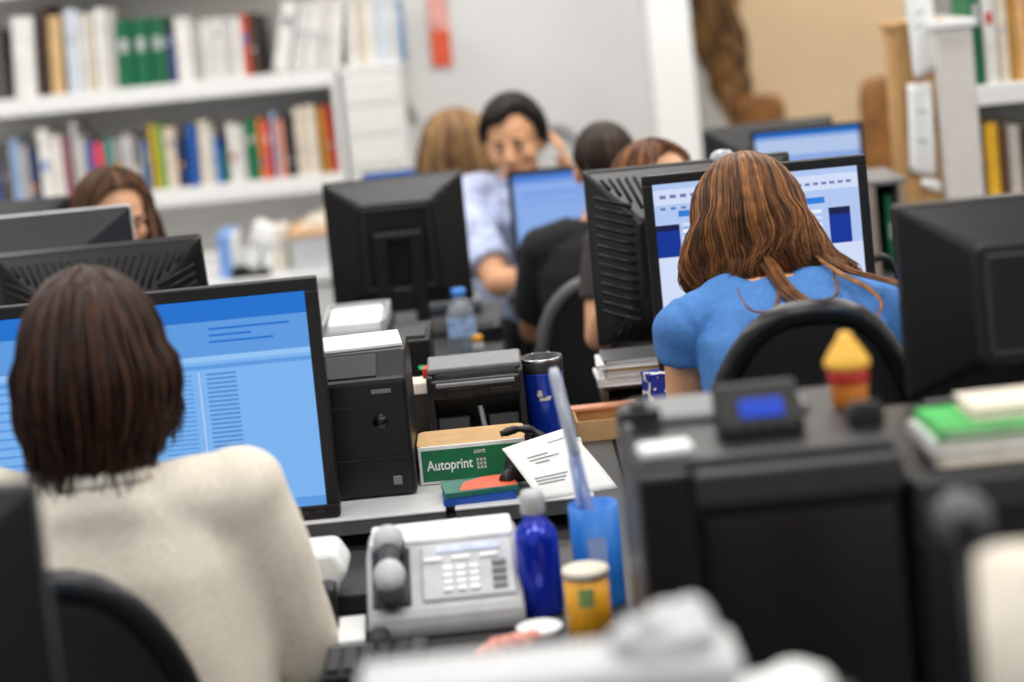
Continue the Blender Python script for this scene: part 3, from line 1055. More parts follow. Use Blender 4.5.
xm = P(516, 160, 5.62).x
o = person('person in a pale blue shirt facing us with a hand raised to the ear', xm, 5.64, PI, dict(
    fem=False, sw=.17, lean=.08, neck=(0, .09, 1.015), head=(0, .13, 1.124), hrot=(10, -12, 4), shirt=pale, garment='shirt', sleeve='short', sl=.82, collar=True,
    shL=(-.17, .08, .97), shR=(.185, .09, .97), eR=(.085, .35, .755), wR=(-.12, .43, .75), eL=(-.27, .2, .80), wL=(-.150, .12, .985),
    hands={'L': dict(d=(.12, .05, 1), n=(1, 0, 0), curl=.35, s=-1)}, skin=skin1, vox=.0045, svox=.007, folds=(.008, 12),
    hair=dict(mats=HK, r=(.088, .110, .108), off=(0, -.010, .02), scap=[(-180, 50), (-160, 40), (-135, 44), (-115, 66), (-100, 112), (-60, 116), (0, 120), (60, 114), (95, 98), (115, 74), (135, 60), (160, 58), (180, 52)], n=620, rad=.0024, lift=.014, jit=14, wob=.0)))
o.scale = (.965,) * 3

xe = P(457, 150, 6.15).x
o = person('person with long fair hair seen from behind above the black monitor', xe, 6.12, 0, dict(
    fem=True, lean=.02, neck=(0, .02, .965), head=(0, .05, 1.055), shz=.92, hrot=(10, -10, 0), shirt=olive, skin=skin2,
    hair=dict(mats=HD, r=(.106, .114, .104), cap=FR, curtain=[(p, (v[0], v[1], v[2] - .02)) for p, v in LONGF], vol=.02, n=520, rad=.0026, lift=.007, wob=.012, hang=86)))
o.scale = (.97,) * 3

xf = P(115, 200, 4.78).x
o = person('person with long brown hair facing us over the grey backed monitor', xf, 4.80, PI, dict(
    fem=True, lean=.03, head=(0, .05, 1.102), hrot=(14, 32, 0), sw=.14, shz=.93, neck=(0, .03, .98), shirt=olive, skin=skin2,
    hair=dict(mats=HM_, r=(.092, .108, .103), cap=FRW, curtain=LONGF, vol=.018, n=460, rad=.0022, lift=.007, wob=.012, hang=88)))
o.scale = (.965,) * 3

# seats of those further back, each plain office chair
for (lab, x, y, rz) in (('office chair of the person with brown hair behind the vented monitor', xa, 4.26, PI), ('office chair of the person in the pale blue shirt', xm, 5.66, PI),
                        ('office chair of the person with long fair hair', xe, 6.12, 0), ('office chair of the person with long brown hair at the left', xf, 4.8, PI)):
    r = empty('office_stool', (x, y, 0), rz, lab, 'stool')
    mb = MB()
    o2 = rrect(.36, .34, .12, 6)
    mb.loft([[Vector((a * k, b * k + .02, z)) for a, b in o2] for k, z in ((.92, .39), (1, .41), (1, .435), (.93, .45))])
    mb.build('seat', 'fabric_dark', r)
    MB().cyl((0, 0, .06), (0, 0, .39), .025).build('gas_column', 'black', r)
    for k in range(5):
        a = 2 * PI * k / 5
        MB().tube([(0, 0, .08), (.2 * math.cos(a), .2 * math.sin(a), .03), (.25 * math.cos(a), .25 * math.sin(a), .014)], [.022, .018, .014], 8).build('leg', 'black', r)
# ------------------------------------------------------------------ things on the desks
def Z(px, py, y):
    return P(px, py, y).z

# black printer beside the wide screen
y0 = 3.03
xr = P(411, 430, y0).x
hP = Z(407, 349, y0 + .05) - ZS
wP, dP = .36, .21
r = empty('printer', (xr - wP / 2, y0 + dP / 2, ZS), 0, 'black printer with a sloping grey control panel left of the green sign box', 'printer')
mb = MB()
prof = [(-dP / 2, .002), (dP / 2, .002), (dP / 2, hP - .03), (dP / 2 - .04, hP), (-dP / 2 + .055, hP), (-dP / 2, hP - .034)]
mb.prism(prof, -wP / 2, wP / 2, 'x')
mb.build('housing', 'black', r, bevel=.006)
sl = math.atan2(.034, .055)
Rm = Matrix.Rotation(sl, 3, 'X')
MB().box((-.015, -dP / 2 + .026, hP - .0165), (wP - .06, .05, .005), Rm).build('control_panel', 'dgrey', r, bevel=.002)
mb = MB()
mb.box((0, -dP / 2 - .001, hP - .075), (wP - .01, .004, .003))
mb.box((0, -dP / 2 - .001, .062), (wP - .01, .004, .003))
mb.box((wP / 2 - .062, -dP / 2 - .001, hP * .42), (.003, .004, hP - .14))
mb.build('panel_gap', 'black_matte', r)
MB().cyl((wP / 2 - .045, -dP / 2 + .004, hP - .10), (wP / 2 - .045, -dP / 2 - .003, hP - .10), .013, .012).build('round_button', 'black_gloss', r)
MB().box((wP / 2 - .028, -dP / 2 - .001, .026), (.014, .003, .014)).build('badge', 'mgrey', r, bevel=.002)
MB().box((wP / 2 - .04, -dP / 2 - .0015, hP - .052), (.03, .003, .006)).build('indicator_light', 'mgrey', r)
for sx in (-1, 1):
    MB().box((sx * .14, 0, .001), (.03, .15, .004)).build('foot', 'dgrey', r)
o = MB().box((0, 0, .003), (.13, .12, .006)).build('paper_stack', 'paper', None, (xr - .075, y0 + .135, ZS + hP), .0015, rot=(0, 0, .1))
tag(o, 'thin stack of white paper lying on top of the black printer', 'paper')

# green sign box
yb0 = 3.085
xa0, xa1 = P(418, 465, yb0).x, P(527, 460, yb0).x
hB = Z(420, 447, yb0) - ZS
wB = xa1 - xa0
r = empty('sign_box', ((xa0 + xa1) / 2, yb0 + .05, ZS), 0, 'low cardboard box with a green printed front panel in a white border', 'box')
mb = MB()
mb.prism(rrect(wB, .105, .014, 4), 0, hB, 'z')
mb.build('box_body', 'cardboard', r, bevel=.001)
MB().box((0, -.0545, hB / 2 + .0005), (wB - .004, .004, hB - .001)).build('front_border', 'white', r, bevel=.001)
MB().box((0, -.0572, hB / 2), (wB - .014, .003, hB - .012)).build('green_panel', 'green', r)

def text(body, size, name, mm, parent, loc, rot=(PI / 2, 0, 0), align='LEFT', ext=.0004, off=0.0, sx=1.0):
    cu = bpy.data.curves.new(name, 'FONT')
    cu.body = body
    cu.size = size
    cu.extrude = ext
    cu.offset = off
    cu.align_x = align
    tmp = bpy.data.objects.new('tmp', cu)
    C.objects.link(tmp)
    dg = bpy.context.evaluated_depsgraph_get()
    dg.update()
    me = bpy.data.meshes.new_from_object(tmp.evaluated_get(dg))
    bpy.data.objects.remove(tmp)
    for v in me.vertices:
        v.co.x *= sx
    o = link(name, me, mm, parent, loc, rot=rot)
    return o
text('Autoprint', .0225, 'lettering', 'white', r, (-wB / 2 + .0145, -.0592, hB * .385), off=.0003, sx=.80)
text('cort', .0105, 'small_lettering', 'white', r, (wB / 2 - .082, -.0592, hB * .74))
mb = MB()
for i in range(3):
    for j in range(3):
        mb.box((wB / 2 - .077 + i * .0055, -.0592, hB * .36 + j * .0062), (.0038, .0008, .0045))
mb.build('grid_mark', 'lgrey', r)

# black tray with grey lid
yt = 3.345
x0_, x1_ = P(431, 400, yt).x, P(522, 395, yt).x
zt = Z(480, 375, yt) - DESK
wT = x1_ - x0_
r = empty('document_tray', ((x0_ + x1_) / 2, yt + .07, DESK), .0, 'black desktop unit with a slanted grey lid behind the green sign box', 'desk tray')
mb = MB()
mb.box((0, .05, zt * .5), (wT, .04, zt))
mb.box((0, .0, zt * .86), (wT, .12, zt * .2))
for sx in (-1, 1):
    mb.prism([(-.075, 0), (.07, 0), (.07, zt + .012), (-.05, zt), (-.062, zt * .6)], sx * wT / 2 - .006, sx * wT / 2 + .006, 'x')
mb.build('housing', 'black', r, bevel=.004)
MB().box((0, .0, zt + .010), (wT + .006, .075, .01), Matrix.Rotation(.12, 3, 'X')).build('lid', 'mgrey', r, bevel=.003)
MB().box((0, -.058, zt - .014), (wT - .02, .02, .007)).build('front_lip', 'mgrey', r, bevel=.002)
mb = MB()
for sx in (-1, 1):
    mb.box((sx * wT * .28, -.02, zt * .3), (wT * .36, .02, zt * .42), Matrix.Rotation(-.35, 3, 'X'))
mb.build('paper_ramp', 'dgrey', r, bevel=.003)
MB().box((-wT * .18, -.0605, zt - .03), (wT * .3, .006, .02)).build('flap', 'black', r, bevel=.002)
MB().box((wT * .27, -.0605, zt - .03), (wT * .26, .006, .012)).build('flap', 'black', r, bevel=.002)
mb = MB()
mb.tube(smooth_pts([Vector((.004, -.03, zt * .62)), Vector((.008, -.04, zt * .45)), Vector((.01, -.036, zt * .3)), Vector((.02, -.045, zt * .12))], 5), .0045, 8)
mb.build('cable', 'lgrey', r)
MB().box((-wT / 2 - .006, -.01, zt + .002), (.012, .03, .018)).build('tab', 'red', r, bevel=.002)

# travel mug
ym = 3.43
pm_ = P(545, 400, ym)
top = Z(545, 356, ym)
hm = top - DESK
r = empty('travel_mug', (min(pm_.x, .066), ym, DESK), 0, 'blue metallic travel mug with a grey rim beside the black tray', 'mug')
rm = .036
MB().lathe([(rm * .84, 0), (rm * .86, .004), (rm * .93, hm * .5), (rm, hm * .84), (rm * 1.0, hm * .86)], seg=36).build('cup_body', 'bluemug', r)
mb = MB()
mb.lathe([(rm * 1.0, hm * .855), (rm * 1.03, hm * .87), (rm * 1.03, hm * .985), (rm * .98, hm), (rm * .88, hm), (rm * .84, hm * .94), (.001, hm * .93)], seg=36)
mb.build('lid', 'dgrey', r)
MB().lathe([(rm * 1.035, hm * .975), (rm * 1.045, hm * .985), (rm * 1.035, hm * 1.0), (rm * .97, hm * 1.004), (rm * .95, hm * .995)], seg=36, cap=False).build('rim', 'chrome', r)
mb = MB()
for (a0, a1, z0, z1) in ((-1.95, -1.68, .62, .655), (-1.9, -1.7, .655, .685), (-1.85, -1.3, .575, .605), (-1.5, -1.25, .60, .62)):
    n = 6
    for i in range(n):
        aa, ab = a0 + (a1 - a0) * i / n, a0 + (a1 - a0) * (i + 1) / n
        k0 = rm * (.93 + .07 * (z0 - .5) / .34) + .0006
        mb.quad((k0 * math.cos(aa), k0 * math.sin(aa), hm * z0), (k0 * math.cos(ab), k0 * math.sin(ab), hm * z0), (k0 * 1.008 * math.cos(ab), k0 * 1.008 * math.sin(ab), hm * z1), (k0 * 1.008 * math.cos(aa), k0 * 1.008 * math.sin(aa), hm * z1))
mb.build('emblem', 'paper2', r)
MB().tube([Vector((-rm * .99, -.004, hm * .84)), Vector((-rm * .98 - .004, -.004, hm * .5)), Vector((-rm * .86, -.004, .01))], .003, 8).build('side_strip', 'lgrey', r)

# black pouch and curled sheet
o = None
mb = MB()
base = P(520, 462, 3.02)
mb.ell((base.x + .022, 3.03, ZS + .03), (.04, .03, .028))
mb.ell((base.x - .004, 3.02, ZS + .032), (.022, .026, .026))
mb.ell((base.x + .04, 3.035, ZS + .042), (.034, .028, .02))
mb.tube([Vector((base.x - .008, 3.01, ZS + .026)), Vector((base.x - .028, 2.985, ZS + .018))], [.016, .011], 10)
me = remesh(mb, .004, 5)
r = empty('pouch', (0, 0, 0), 0, 'black leathery pouch lying between the green sign box and the white sheet', 'pouch')
link('pouch_body', me, mat('black_leather', (30, 28, 27), .45, bump=.4, bscale=180), r)
mb = MB()
mb.tube(smooth_pts([P(501, 434, 3.05), P(518, 429, 3.06), P(534, 431, 3.06), P(545, 440, 3.05)], 5), [.005 + .002 * (k % 5 > 1) for k in range(16)], 8)
mb.build('flap_edge', 'black', r)

def sheet(name, label, cat, pts, n=14, sag=0.0, mm='paper', lines=None, thick=.0012):
    """a curved sheet through four corners a b (far edge) d c (near edge)"""
    a, b, c, d = pts
    r_ = empty(name, tuple((a + b + c + d) / 4), 0, label, cat)
    o0 = (a + b + c + d) / 4
    def S(u, v):
        p = a.lerp(b, u).lerp(d.lerp(c, u), v)
        return p - o0 + Vector((0, 0, -sag * 4 * v * (1 - v) * (.6 + .4 * u)))
    mb = MB()
    g = [[mb.bm.verts.new(S(i / n, j / n)) for i in range(n + 1)] for j in range(n + 1)]
    for j in range(n):
        for i in range(n):
            f = mb.bm.faces.new((g[j][i], g[j][i + 1], g[j + 1][i + 1], g[j + 1][i]))
            f.smooth = True
    mb.build('sheet', mm, r_, solid=thick)
    if lines:
        mb = MB()
        for (u0, u1, v0, v1) in lines:
            k = 6
            for i in range(k):
                ua, ub = u0 + (u1 - u0) * i / k, u0 + (u1 - u0) * (i + 1) / k
                e = Vector((0, 0, thick + .0006))
                mb.quad(S(ua, v1) + e, S(ub, v1) + e, S(ub, v0) + e, S(ua, v0) + e)
        mb.build('print', 'ink', r_)
    return r_
sheet('paper_sheet', 'white printed sheet curling over the black pouch', 'paper',
      (P(502, 449, 2.985), P(566, 428, 3.05), P(618, 488, 2.96), P(540, 500, 2.925)), sag=-.004,
      lines=[(.2, .5, .3, .32), (.2, .62, .36, .38), (.25, .45, .42, .44), (.1, .55, .66, .68), (.1, .5, .71, .73), (.1, .45, .76, .78), (.6, .85, .15, .165)])

# magazines on the right-hand riser
def magazine(label, ctr, w_, d_, t_, rz, cover, accents):
    r_ = empty('magazine', ctr, rz, label, 'magazine')
    MB().box((0, 0, t_ / 2), (w_ - .003, d_ - .003, t_ - .003)).build('pages', 'paper', r_)
    mb = MB()
    mb.box((0, 0, t_ - .0008), (w_, d_, .0016))
    mb.box((0, 0, .0008), (w_, d_, .0016))
    mb.box((0, -d_ / 2, t_ / 2), (w_, .0016, t_))
    mb.build('cover', cover, r_)
    for (poly, mm) in accents:
        MB().prism([(a * w_, b * d_) for a, b in poly], t_, t_ + .0006, 'z').build('cover_print', mm, r_)
    return r_
pb = P(486, 487, 2.985)
magazine('blue edged magazine lowest of the two on the grey riser', (pb.x - .012, 2.985, ZS), .11, .075, .010, .05, mat('blue_cover', (28, 78, 168), .4, var=.06), [])
magazine('magazine with a red and cream cover lying on a blue one', (pb.x - .010, 2.99, ZS + .0108), .112, .075, .008, .12, mat('teal_cover', (40, 112, 96), .4, var=.1),
         [([(-.3, -.4), (.49, -.46), (.49, .48), (.1, .48), (-.2, .2)], 'orange')])

# desk phone
yp = 2.50
xl_, xr_ = P(362, 600, yp).x, P(521, 590, yp).x
wp_ = xr_ - xl_
r = empty('desk_phone', ((xl_ + xr_) / 2 + .002, yp + .075, DESK), .02, 'grey desk telephone with its handset, beside the blue metal bottle', 'telephone')
hp_ = Z(440, 545, yp + .11) - DESK
grey = mat('phone_grey', (176, 176, 178), .45, var=.03)
mb = MB()
front = .03
mb.prism([(-.075, 0), (.13, 0), (.14, hp_ * .8), (.125, hp_ + .004), (.035, hp_), (-.06, front + .01), (-.075, front)], -wp_ / 2, wp_ / 2, 'x')
mb.build('housing', grey, r, bevel=.012)
ang = math.atan2(hp_ - front - .01, .095)
def face(u, v, e=.0):
    """point on the sloping front; u across -.5..+.5, v 0 bottom..1 top, e off the surface"""
    a = Vector((u * wp_, -.06, front + .01))
    b = Vector((u * wp_, .035, hp_))
    nrm = Vector((0, -math.sin(ang), math.cos(ang)))
    return a.lerp(b, v) + nrm * e
Rf = Matrix.Rotation(ang, 3, 'X')
flen = ((.095) ** 2 + (hp_ - front - .01) ** 2) ** .5
MB().box(face(.16, .5, .002), (wp_ * .6, flen * .94, .006), Rf).build('key_panel', 'lgrey', r, bevel=.003)
MB().box(face(.17, .86, .0055), (wp_ * .42, flen * .13, .004), Rf).build('display', mat('phone_display', (196, 204, 226), .25), r, bevel=.001)
for i in range(4):
    for j in range(3):
        MB().box(face(.03 + j * .085, .16 + i * .115, .007), (wp_ * .06, flen * .075, .005), Rf).build('key', 'white', r, bevel=.001)
for i in range(4):
    MB().box(face(.36, .16 + i * .13, .007), (wp_ * .09, flen * .08, .004), Rf).build('key', 'mgrey', r, bevel=.001)
for i in range(3):
    MB().box(face(-.06 + i * .18, .68, .007), (wp_ * .12, flen * .06, .004), Rf).build('key', 'white', r, bevel=.001)
MB().box(face(-.335, .5, .0015), (wp_ * .25, flen * .98, .004), Rf).build('cradle', 'black', r, bevel=.003)
mb = MB()
mb.tube([face(-.335, .02, .018), face(-.335, .2, .028), face(-.335, .5, .032), face(-.335, .8, .028), face(-.335, .99, .018)], [.017, .016, .0145, .016, .017], 14)
mb.ell(face(-.335, .08, .016), (.022, .024, .017), Rf)
mb.ell(face(-.335, .93, .016), (.022, .024, .017), Rf)
hs_o = link('handset', remesh(mb, .004, 3), M['dgrey'], r)
MB().ell(face(-.335, .22, .036), (.021, .026, .017), Rf).build('mouthpiece', 'lgrey', hs_o)
MB().ell(face(-.335, .86, .034), (.021, .022, .017), Rf).build('earpiece', 'lgrey', hs_o)
MB().box((0, .085, hp_ + .004), (wp_ * .94, .085, .010)).build('top_cover', 'white', r, bevel=.004)
mb = MB()
pts = [Vector((-wp_ * .43 + .012 * math.cos(k * .9), -.075 - .0012 * k, .012 + .008 * math.sin(k * .9) + .002)) for k in range(40)]
mb.tube(pts, .0025, 6)
mb.build('coiled_cord', 'dgrey', r)

# dark gadget with a blue light and a white head, by the sleeve
yg = 2.60
pg = P(318, 600, yg)
r = empty('desk_webcam_speaker', (pg.x, yg, DESK), 0, 'small black speaker with a round blue light beside the cream sleeve', 'speaker')
hg = Z(318, 585, yg) - DESK
hg = max(hg, .05)
MB().box((0, 0, hg / 2), (.05, .05, hg)).build('housing', 'black', r, bevel=.006)
MB().cyl((.006, -.024, hg * .52), (.006, -.0275, hg * .52), .0085, .008, 20).build('blue_light', emit('blue_led', (10, 80, 250), 1.6), r)
for k in range(3):
    MB().box((0, -.0255, hg * .12 + k * .006), (.03, .001, .002)).build('grille_slot', 'black_matte', r)
pw = P(303, 562, 2.68)
r = empty('tape_dispenser', (pw.x, 2.71, DESK), 0, 'white rounded desk box just above the cream sleeve', 'box')
hw_ = Z(303, 548, 2.7) - DESK
mb = MB()
mb.prism([(-.06, 0), (.04, 0), (.045, hw_ * .3), (.062, hw_ * .6), (.045, hw_), (-.06, hw_)], -.045, .045, 'y')
mb.build('box_body', 'white', r, bevel=.008)
MB().box((0, -.0462, hw_ * .3), (.06, .002, .012)).build('slot', 'dgrey', r)
r = empty('yellow_marker', (P(286, 537, 2.78).x, 2.81, DESK), 0, 'yellow marker cap peeking out under the grey riser', 'marker')
MB().cyl((-.06, 0, .009), (.004, 0, .009), .007).build('barrel', 'white', r)
MB().cyl((.004, 0, .009), (.034, -.004, .009), .009, .0075).build('cap', 'amber', r)

# keyboard, note pad
r = empty('keyboard', (P(375, 640, 2.42).x - .0, 2.405, DESK), .0, 'dark keyboard in front of the grey phone', 'keyboard')
MB().box((0, 0, .008), (.13, .11, .016)).build('keyboard_body', 'black', r, bevel=.004)
for j in range(4):
    for i in range(6):
        MB().box((-.051 + i * .0205, -.036 + j * .0215, .019), (.017, .017, .007)).build('key', 'dgrey', r, bevel=.002)
o = MB().box((0, 0, .004), (.035, .10, .008)).build('note_pad', 'paper', None, (P(349, 600, 2.55).x, 2.55, DESK), .001, rot=(0, 0, .05))
tag(o, 'narrow white note pad left of the grey phone', 'note pad')

# blue metal bottle
yq = 2.56
pq = P(538, 560, yq)
hq = Z(538, 490, yq) - DESK
r = empty('drinking_bottle', (pq.x, yq, DESK), 0, 'dark blue glossy metal bottle with a grey screw cap', 'bottle')
rb = .029
mb = MB()
mb.lathe([(rb * .86, 0), (rb, .006), (rb, hq * .60), (rb * .93, hq * .68), (rb * .6, hq * .755), (rb * .46, hq * .79), (rb * .46, hq * .83)], seg=36)
mb.build('flask', 'bluegloss', r)
mb = MB()
mb.lathe([(rb * .52, hq * .82), (rb * .56, hq * .83), (rb * .56, hq * .95), (rb * .46, hq), (.001, hq)], seg=28)
mb.build('screw_cap', 'lgrey', r)

# blue pen cup, pens
yu = 2.58
pu = P(598, 560, yu)
hu = Z(598, 503, yu) - DESK
xu = min(pu.x, .122)
r = empty('pen_cup', (xu, yu, DESK), 0, 'bright blue plastic pen cup behind the orange box', 'cup')
ru = .0325
MB().lathe([(ru * .92, 0), (ru, .004), (ru * 1.02, hu), (ru * .94, hu), (ru * .88, .008), (.001, .008)], seg=32, cap=False).build('cup_wall', 'bluecup', r)
MB().lathe([(.001, .003), (ru * .9, .004), (ru * .9, .008), (.001, .008)], seg=32).build('cup_bottom', 'bluecup', r)
mb = MB()
for k in range(8):
    a0 = -1.95 + .75 * k / 8
    a1 = -1.95 + .75 * (k + 1) / 8
    q = ru * 1.022
    mb.quad((q * math.cos(a0), q * math.sin(a0), hu * .35), (q * math.cos(a1), q * math.sin(a1), hu * .35), (q * math.cos(a1), q * math.sin(a1), hu * .72), (q * math.cos(a0), q * math.sin(a0), hu * .72))
mb.build('label_patch', mat('pale_label', (150, 172, 226), .5), r)
def pen(label, b, t, rr, body, tip, name='pen'):
    d = (t - b)
    r_ = empty(name, tuple(b), 0, label, 'pen')
    L = d.length
    d.normalize()
    MB().tube([d * 0, d * .004, d * L * .62], [rr * .5, rr, rr], 10).build('barrel', body, r_)
    MB().tube([d * L * .62, d * L * .63, d * L * .96, d * L], [rr * 1.12, rr * 1.15, rr * 1.1, rr * .7], 10).build('cap', tip, r_)
    MB().tube([d * L * .64 + Vector((0, -rr * 1.4, 0)), d * L * .9 + Vector((0, -rr * 1.4, 0))], rr * .3, 6).build('clip', tip, r_)
    return r_
bt = Vector((xu, yu, DESK + .012))
clr = mat('clear_plastic_blue', (150, 170, 220), .2, trans=.55, var=.02)
pen('tall clear bluish pen leaning left out of the blue cup', bt + Vector((.012, -.004, 0)), P(553, 368, yu + .02), .0075, clr, mat('clear_plastic', (216, 222, 236), .2, trans=.4, var=.02))
pen('dark blue pen standing upright at the left of the blue cup', bt + Vector((-.004, .008, 0)), P(572, 452, yu + .01), .006, mat('pen_blue', (60, 84, 160), .4), mat('pen_pale', (170, 186, 226), .4))

# orange box
yo = 2.40
po = P(588, 600, yo)
ho = Z(588, 567, yo) - DESK
r = empty('tea_box', (po.x, yo, DESK), -.06, 'orange and yellow canister with a pale lid in front of the blue cup', 'canister')
ro = .0275
MB().lathe([(ro, 0), (ro, ho * .92)], seg=32).build('canister_body', 'amber', r)
MB().lathe([(ro * 1.05, ho * .91), (ro * 1.05, ho * .99), (ro, ho), (.001, ho)], seg=32).build('lid', 'paper2', r)
mb = MB()
for k in range(8):
    a0 = -1.95 + .7 * k / 8
    a1 = -1.95 + .7 * (k + 1) / 8
    q = ro * 1.015
    mb.quad((q * math.cos(a0), q * math.sin(a0), ho * .6), (q * math.cos(a1), q * math.sin(a1), ho * .6), (q * math.cos(a1), q * math.sin(a1), ho * .82), (q * math.cos(a0), q * math.sin(a0), ho * .82))
mb.build('green_patch', mat('patch_green', (150, 176, 112), .5), r)
# white dish, pink sponge
ps_ = P(538, 612, 2.47)
r = empty('dish', (ps_.x, 2.46, DESK), 0, 'small white dish at the foot of the blue metal bottle', 'dish')
MB().lathe([(.014, 0), (.018, .002), (.03, .016), (.0285, .017), (.016, .005), (.001, .004)], seg=32, cap=False).build('bowl', 'white', r)
pk = P(498, 634, 2.40)
mb = MB()
kp = 1.25
for (dx, dy, dz, q) in ((0, 0, .012, .016), (.018, .006, .014, .014), (-.014, .0, .009, .011), (.034, .008, .018, .009), (.008, -.006, .018, .012)):
    mb.ell((dx * kp, dy * kp, dz * kp), (q * kp, q * .85 * kp, q * .75 * kp))
o = link('sweet_wrapper', remesh(mb, .003, 2), mat('pink_wrapper', (236, 150, 132), .4, var=.15, scale=90, bump=.4, bscale=160), None, (pk.x, 2.395, DESK))
tag(o, 'crumpled pink and salmon wrapper on the desk before the grey phone', 'wrapper')

# white box in the near foreground, bag on top
ybx = 1.42
xb0, xb1 = P(350, 660, ybx).x, P(742, 640, ybx).x
zb = Z(570, 677, ybx)
r = empty('storage_box', ((xb0 + xb1) / 2, ybx + .04, DESK), 0, 'blurred white box in the near foreground, dark gap below its lid', 'box')
wb_, hb_ = xb1 - xb0, zb - DESK
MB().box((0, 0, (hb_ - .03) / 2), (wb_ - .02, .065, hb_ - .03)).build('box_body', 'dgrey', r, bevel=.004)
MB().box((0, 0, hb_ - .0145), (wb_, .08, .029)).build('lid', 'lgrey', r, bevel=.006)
mb = MB()
pbag = P(662, 615, ybx + .04)
rb_ = random.Random(4)
for k in range(16):
    a = k * 2.4
    q = .018 + .016 * rb_.random()
    mb.ell(((.036 - .0015 * k) * math.cos(a), .018 * math.sin(a), .010 + .02 * rb_.random() * (1 if k < 9 else .6)), (q * .95, q * .62, q * .62))
me = remesh(mb, .004, 2)
for v in me.vertices:
    v.co += v.normal * .006 * noise.noise(v.co * 60)
    v.co.z = max(v.co.z, 0)
for v in me.vertices:
    v.co *= .74
o = link('plastic_bag', me, mat('white_bag', (204, 204, 206), .4, var=.03, bump=.3, bscale=60), None, (pbag.x, ybx + .04, zb))
tag(o, 'crumpled white plastic bag on the blurred white box', 'bag')
mb = MB()
for k in range(7):
    q = .011 + .008 * rb_.random()
    mb.ell((.018 * math.cos(k * 2.4), .014 * math.sin(k * 2.4), .012 + .006 * rb_.random()), (q * 1.2, q, q * .9))
pq2 = P(752, 676, 1.40)
me = remesh(mb, .004, 2)
r = empty('storage_box', (pq2.x + .035, 1.40, DESK), .1, 'dark low box at the bottom edge carrying a wad of white paper', 'box')
zz = pq2.z - .03 - DESK
MB().box((0, 0, zz / 2), (.09, .09, zz)).build('box_body', 'black', r, bevel=.004)
MB().box((0, 0, zz - .01), (.094, .094, .018)).build('lid', 'dgrey', r, bevel=.003)
o = link('paper_wad', me, M['paper'], None, (pq2.x + .02, 1.40, DESK + zz))
tag(o, 'crumpled wad of white paper at the bottom edge', 'paper')

# big black printer in the right foreground
yF = 1.93
xF0, xF1 = P(642, 540, yF).x, P(908, 500, yF).x
zF = Z(642, 474, yF)
hF = zF - DESK
wF, dF = xF1 - xF0, .30
xm_ = (xF0 + xF1) / 2
r = empty('printer', (xm_, yF + dF / 2, DESK), 0, 'big black printer in the right foreground with a blue lit terminal on top', 'printer')
mb = MB()
mb.box((0, .01, hF / 2), (wF, dF - .02, hF - .004))
rec = P(693, 500, yF).x - xm_
mb.box(((-wF / 2 + rec) / 2, -dF / 2 + .008, hF / 2), (rec + wF / 2, .02, hF - .004))
mb.build('housing', 'black', r, bevel=.006)
MB().box(((rec + wF / 2) / 2, -dF / 2 + .004, hF - .022), (wF / 2 - rec - .004, .02, .036)).build('front_band', 'dgrey', r, bevel=.005)
MB().box(((rec + wF / 2) / 2, -dF / 2 + .016, hF * .45), (wF / 2 - rec - .02, .014, hF * .78)).build('recessed_door', 'black_gloss', r, bevel=.004)
MB().box((0, .005, hF + .001), (wF - .006, dF - .03, .007)).build('top_plate', 'dgrey', r, bevel=.004)
MB().box((-wF * .1, .07, hF + .009), (wF * .72, .1, .012)).build('scanner_lid', 'mgrey', r, bevel=.005)
mb = MB()
mb.box((.0, -dF / 2 + .004, hF * .2), (.12, .01, .012))
mb.build('handle', 'black_gloss', r, bevel=.003)
zt_ = DESK + hF + .0045
zl_ = DESK + hF + .015

# card terminal with a blue display
yk = 2.035
pk0, pk1 = P(716, 420, yk).x, P(800, 415, yk).x
r = empty('card_terminal', ((pk0 + pk1) / 2, yk, zt_), 0, 'black terminal with a glowing blue display on the big printer', 'terminal')
wk = pk1 - pk0
hk_ = Z(757, 386, yk) - zt_
mb = MB()
mb.prism([(-.035, 0), (.03, 0), (.03, hk_), (.006, hk_), (-.035, hk_ * .35)], -wk / 2, wk / 2, 'x')
mb.build('housing', 'black_matte', r, bevel=.004)
an = math.atan2(hk_ * .65, .041)
MB().box((.002, -.0185, hk_ * .62), (wk * .52, .024, .004), Matrix.Rotation(an, 3, 'X')).build('display', emit('lcd_blue', (6, 66, 200), 1.0), r, bevel=.002)
for k in range(4):
    MB().box((-wk * .3 + k * wk * .2, -.034, hk_ * .28), (wk * .1, .006, .004)).build('key', 'dgrey', r, bevel=.001)
# white card, black bits
o = MB().box((0, 0, .005), (.055, .035, .010)).build('eraser', 'white', None, (P(664, 443, 1.99).x, 1.985, zt_), .004, rot=(0, 0, .08))
tag(o, 'white oblong eraser on the near left corner of the big printer', 'eraser')
mb = MB()
mb.box((0, 0, .006), (.045, .03, .012)).box((.0, .004, .014), (.02, .02, .01))
o = mb.build('stapler', 'black', None, (P(640, 424, 2.10).x, 2.10, zl_), .003)
tag(o, 'small black stapler at the rear left corner of the big printer', 'stapler')
mb = MB()
mb.box((0, 0, .01), (.036, .025, .02))
mb.box((0, 0, .022), (.028, .02, .006))
o = mb.build('ink_pad', 'black_matte', None, (P(864, 402, 2.02).x, 2.02, zt_ + 0), .003)
tag(o, 'small black ink pad in front of the yellow and red glue bottle', 'ink pad')
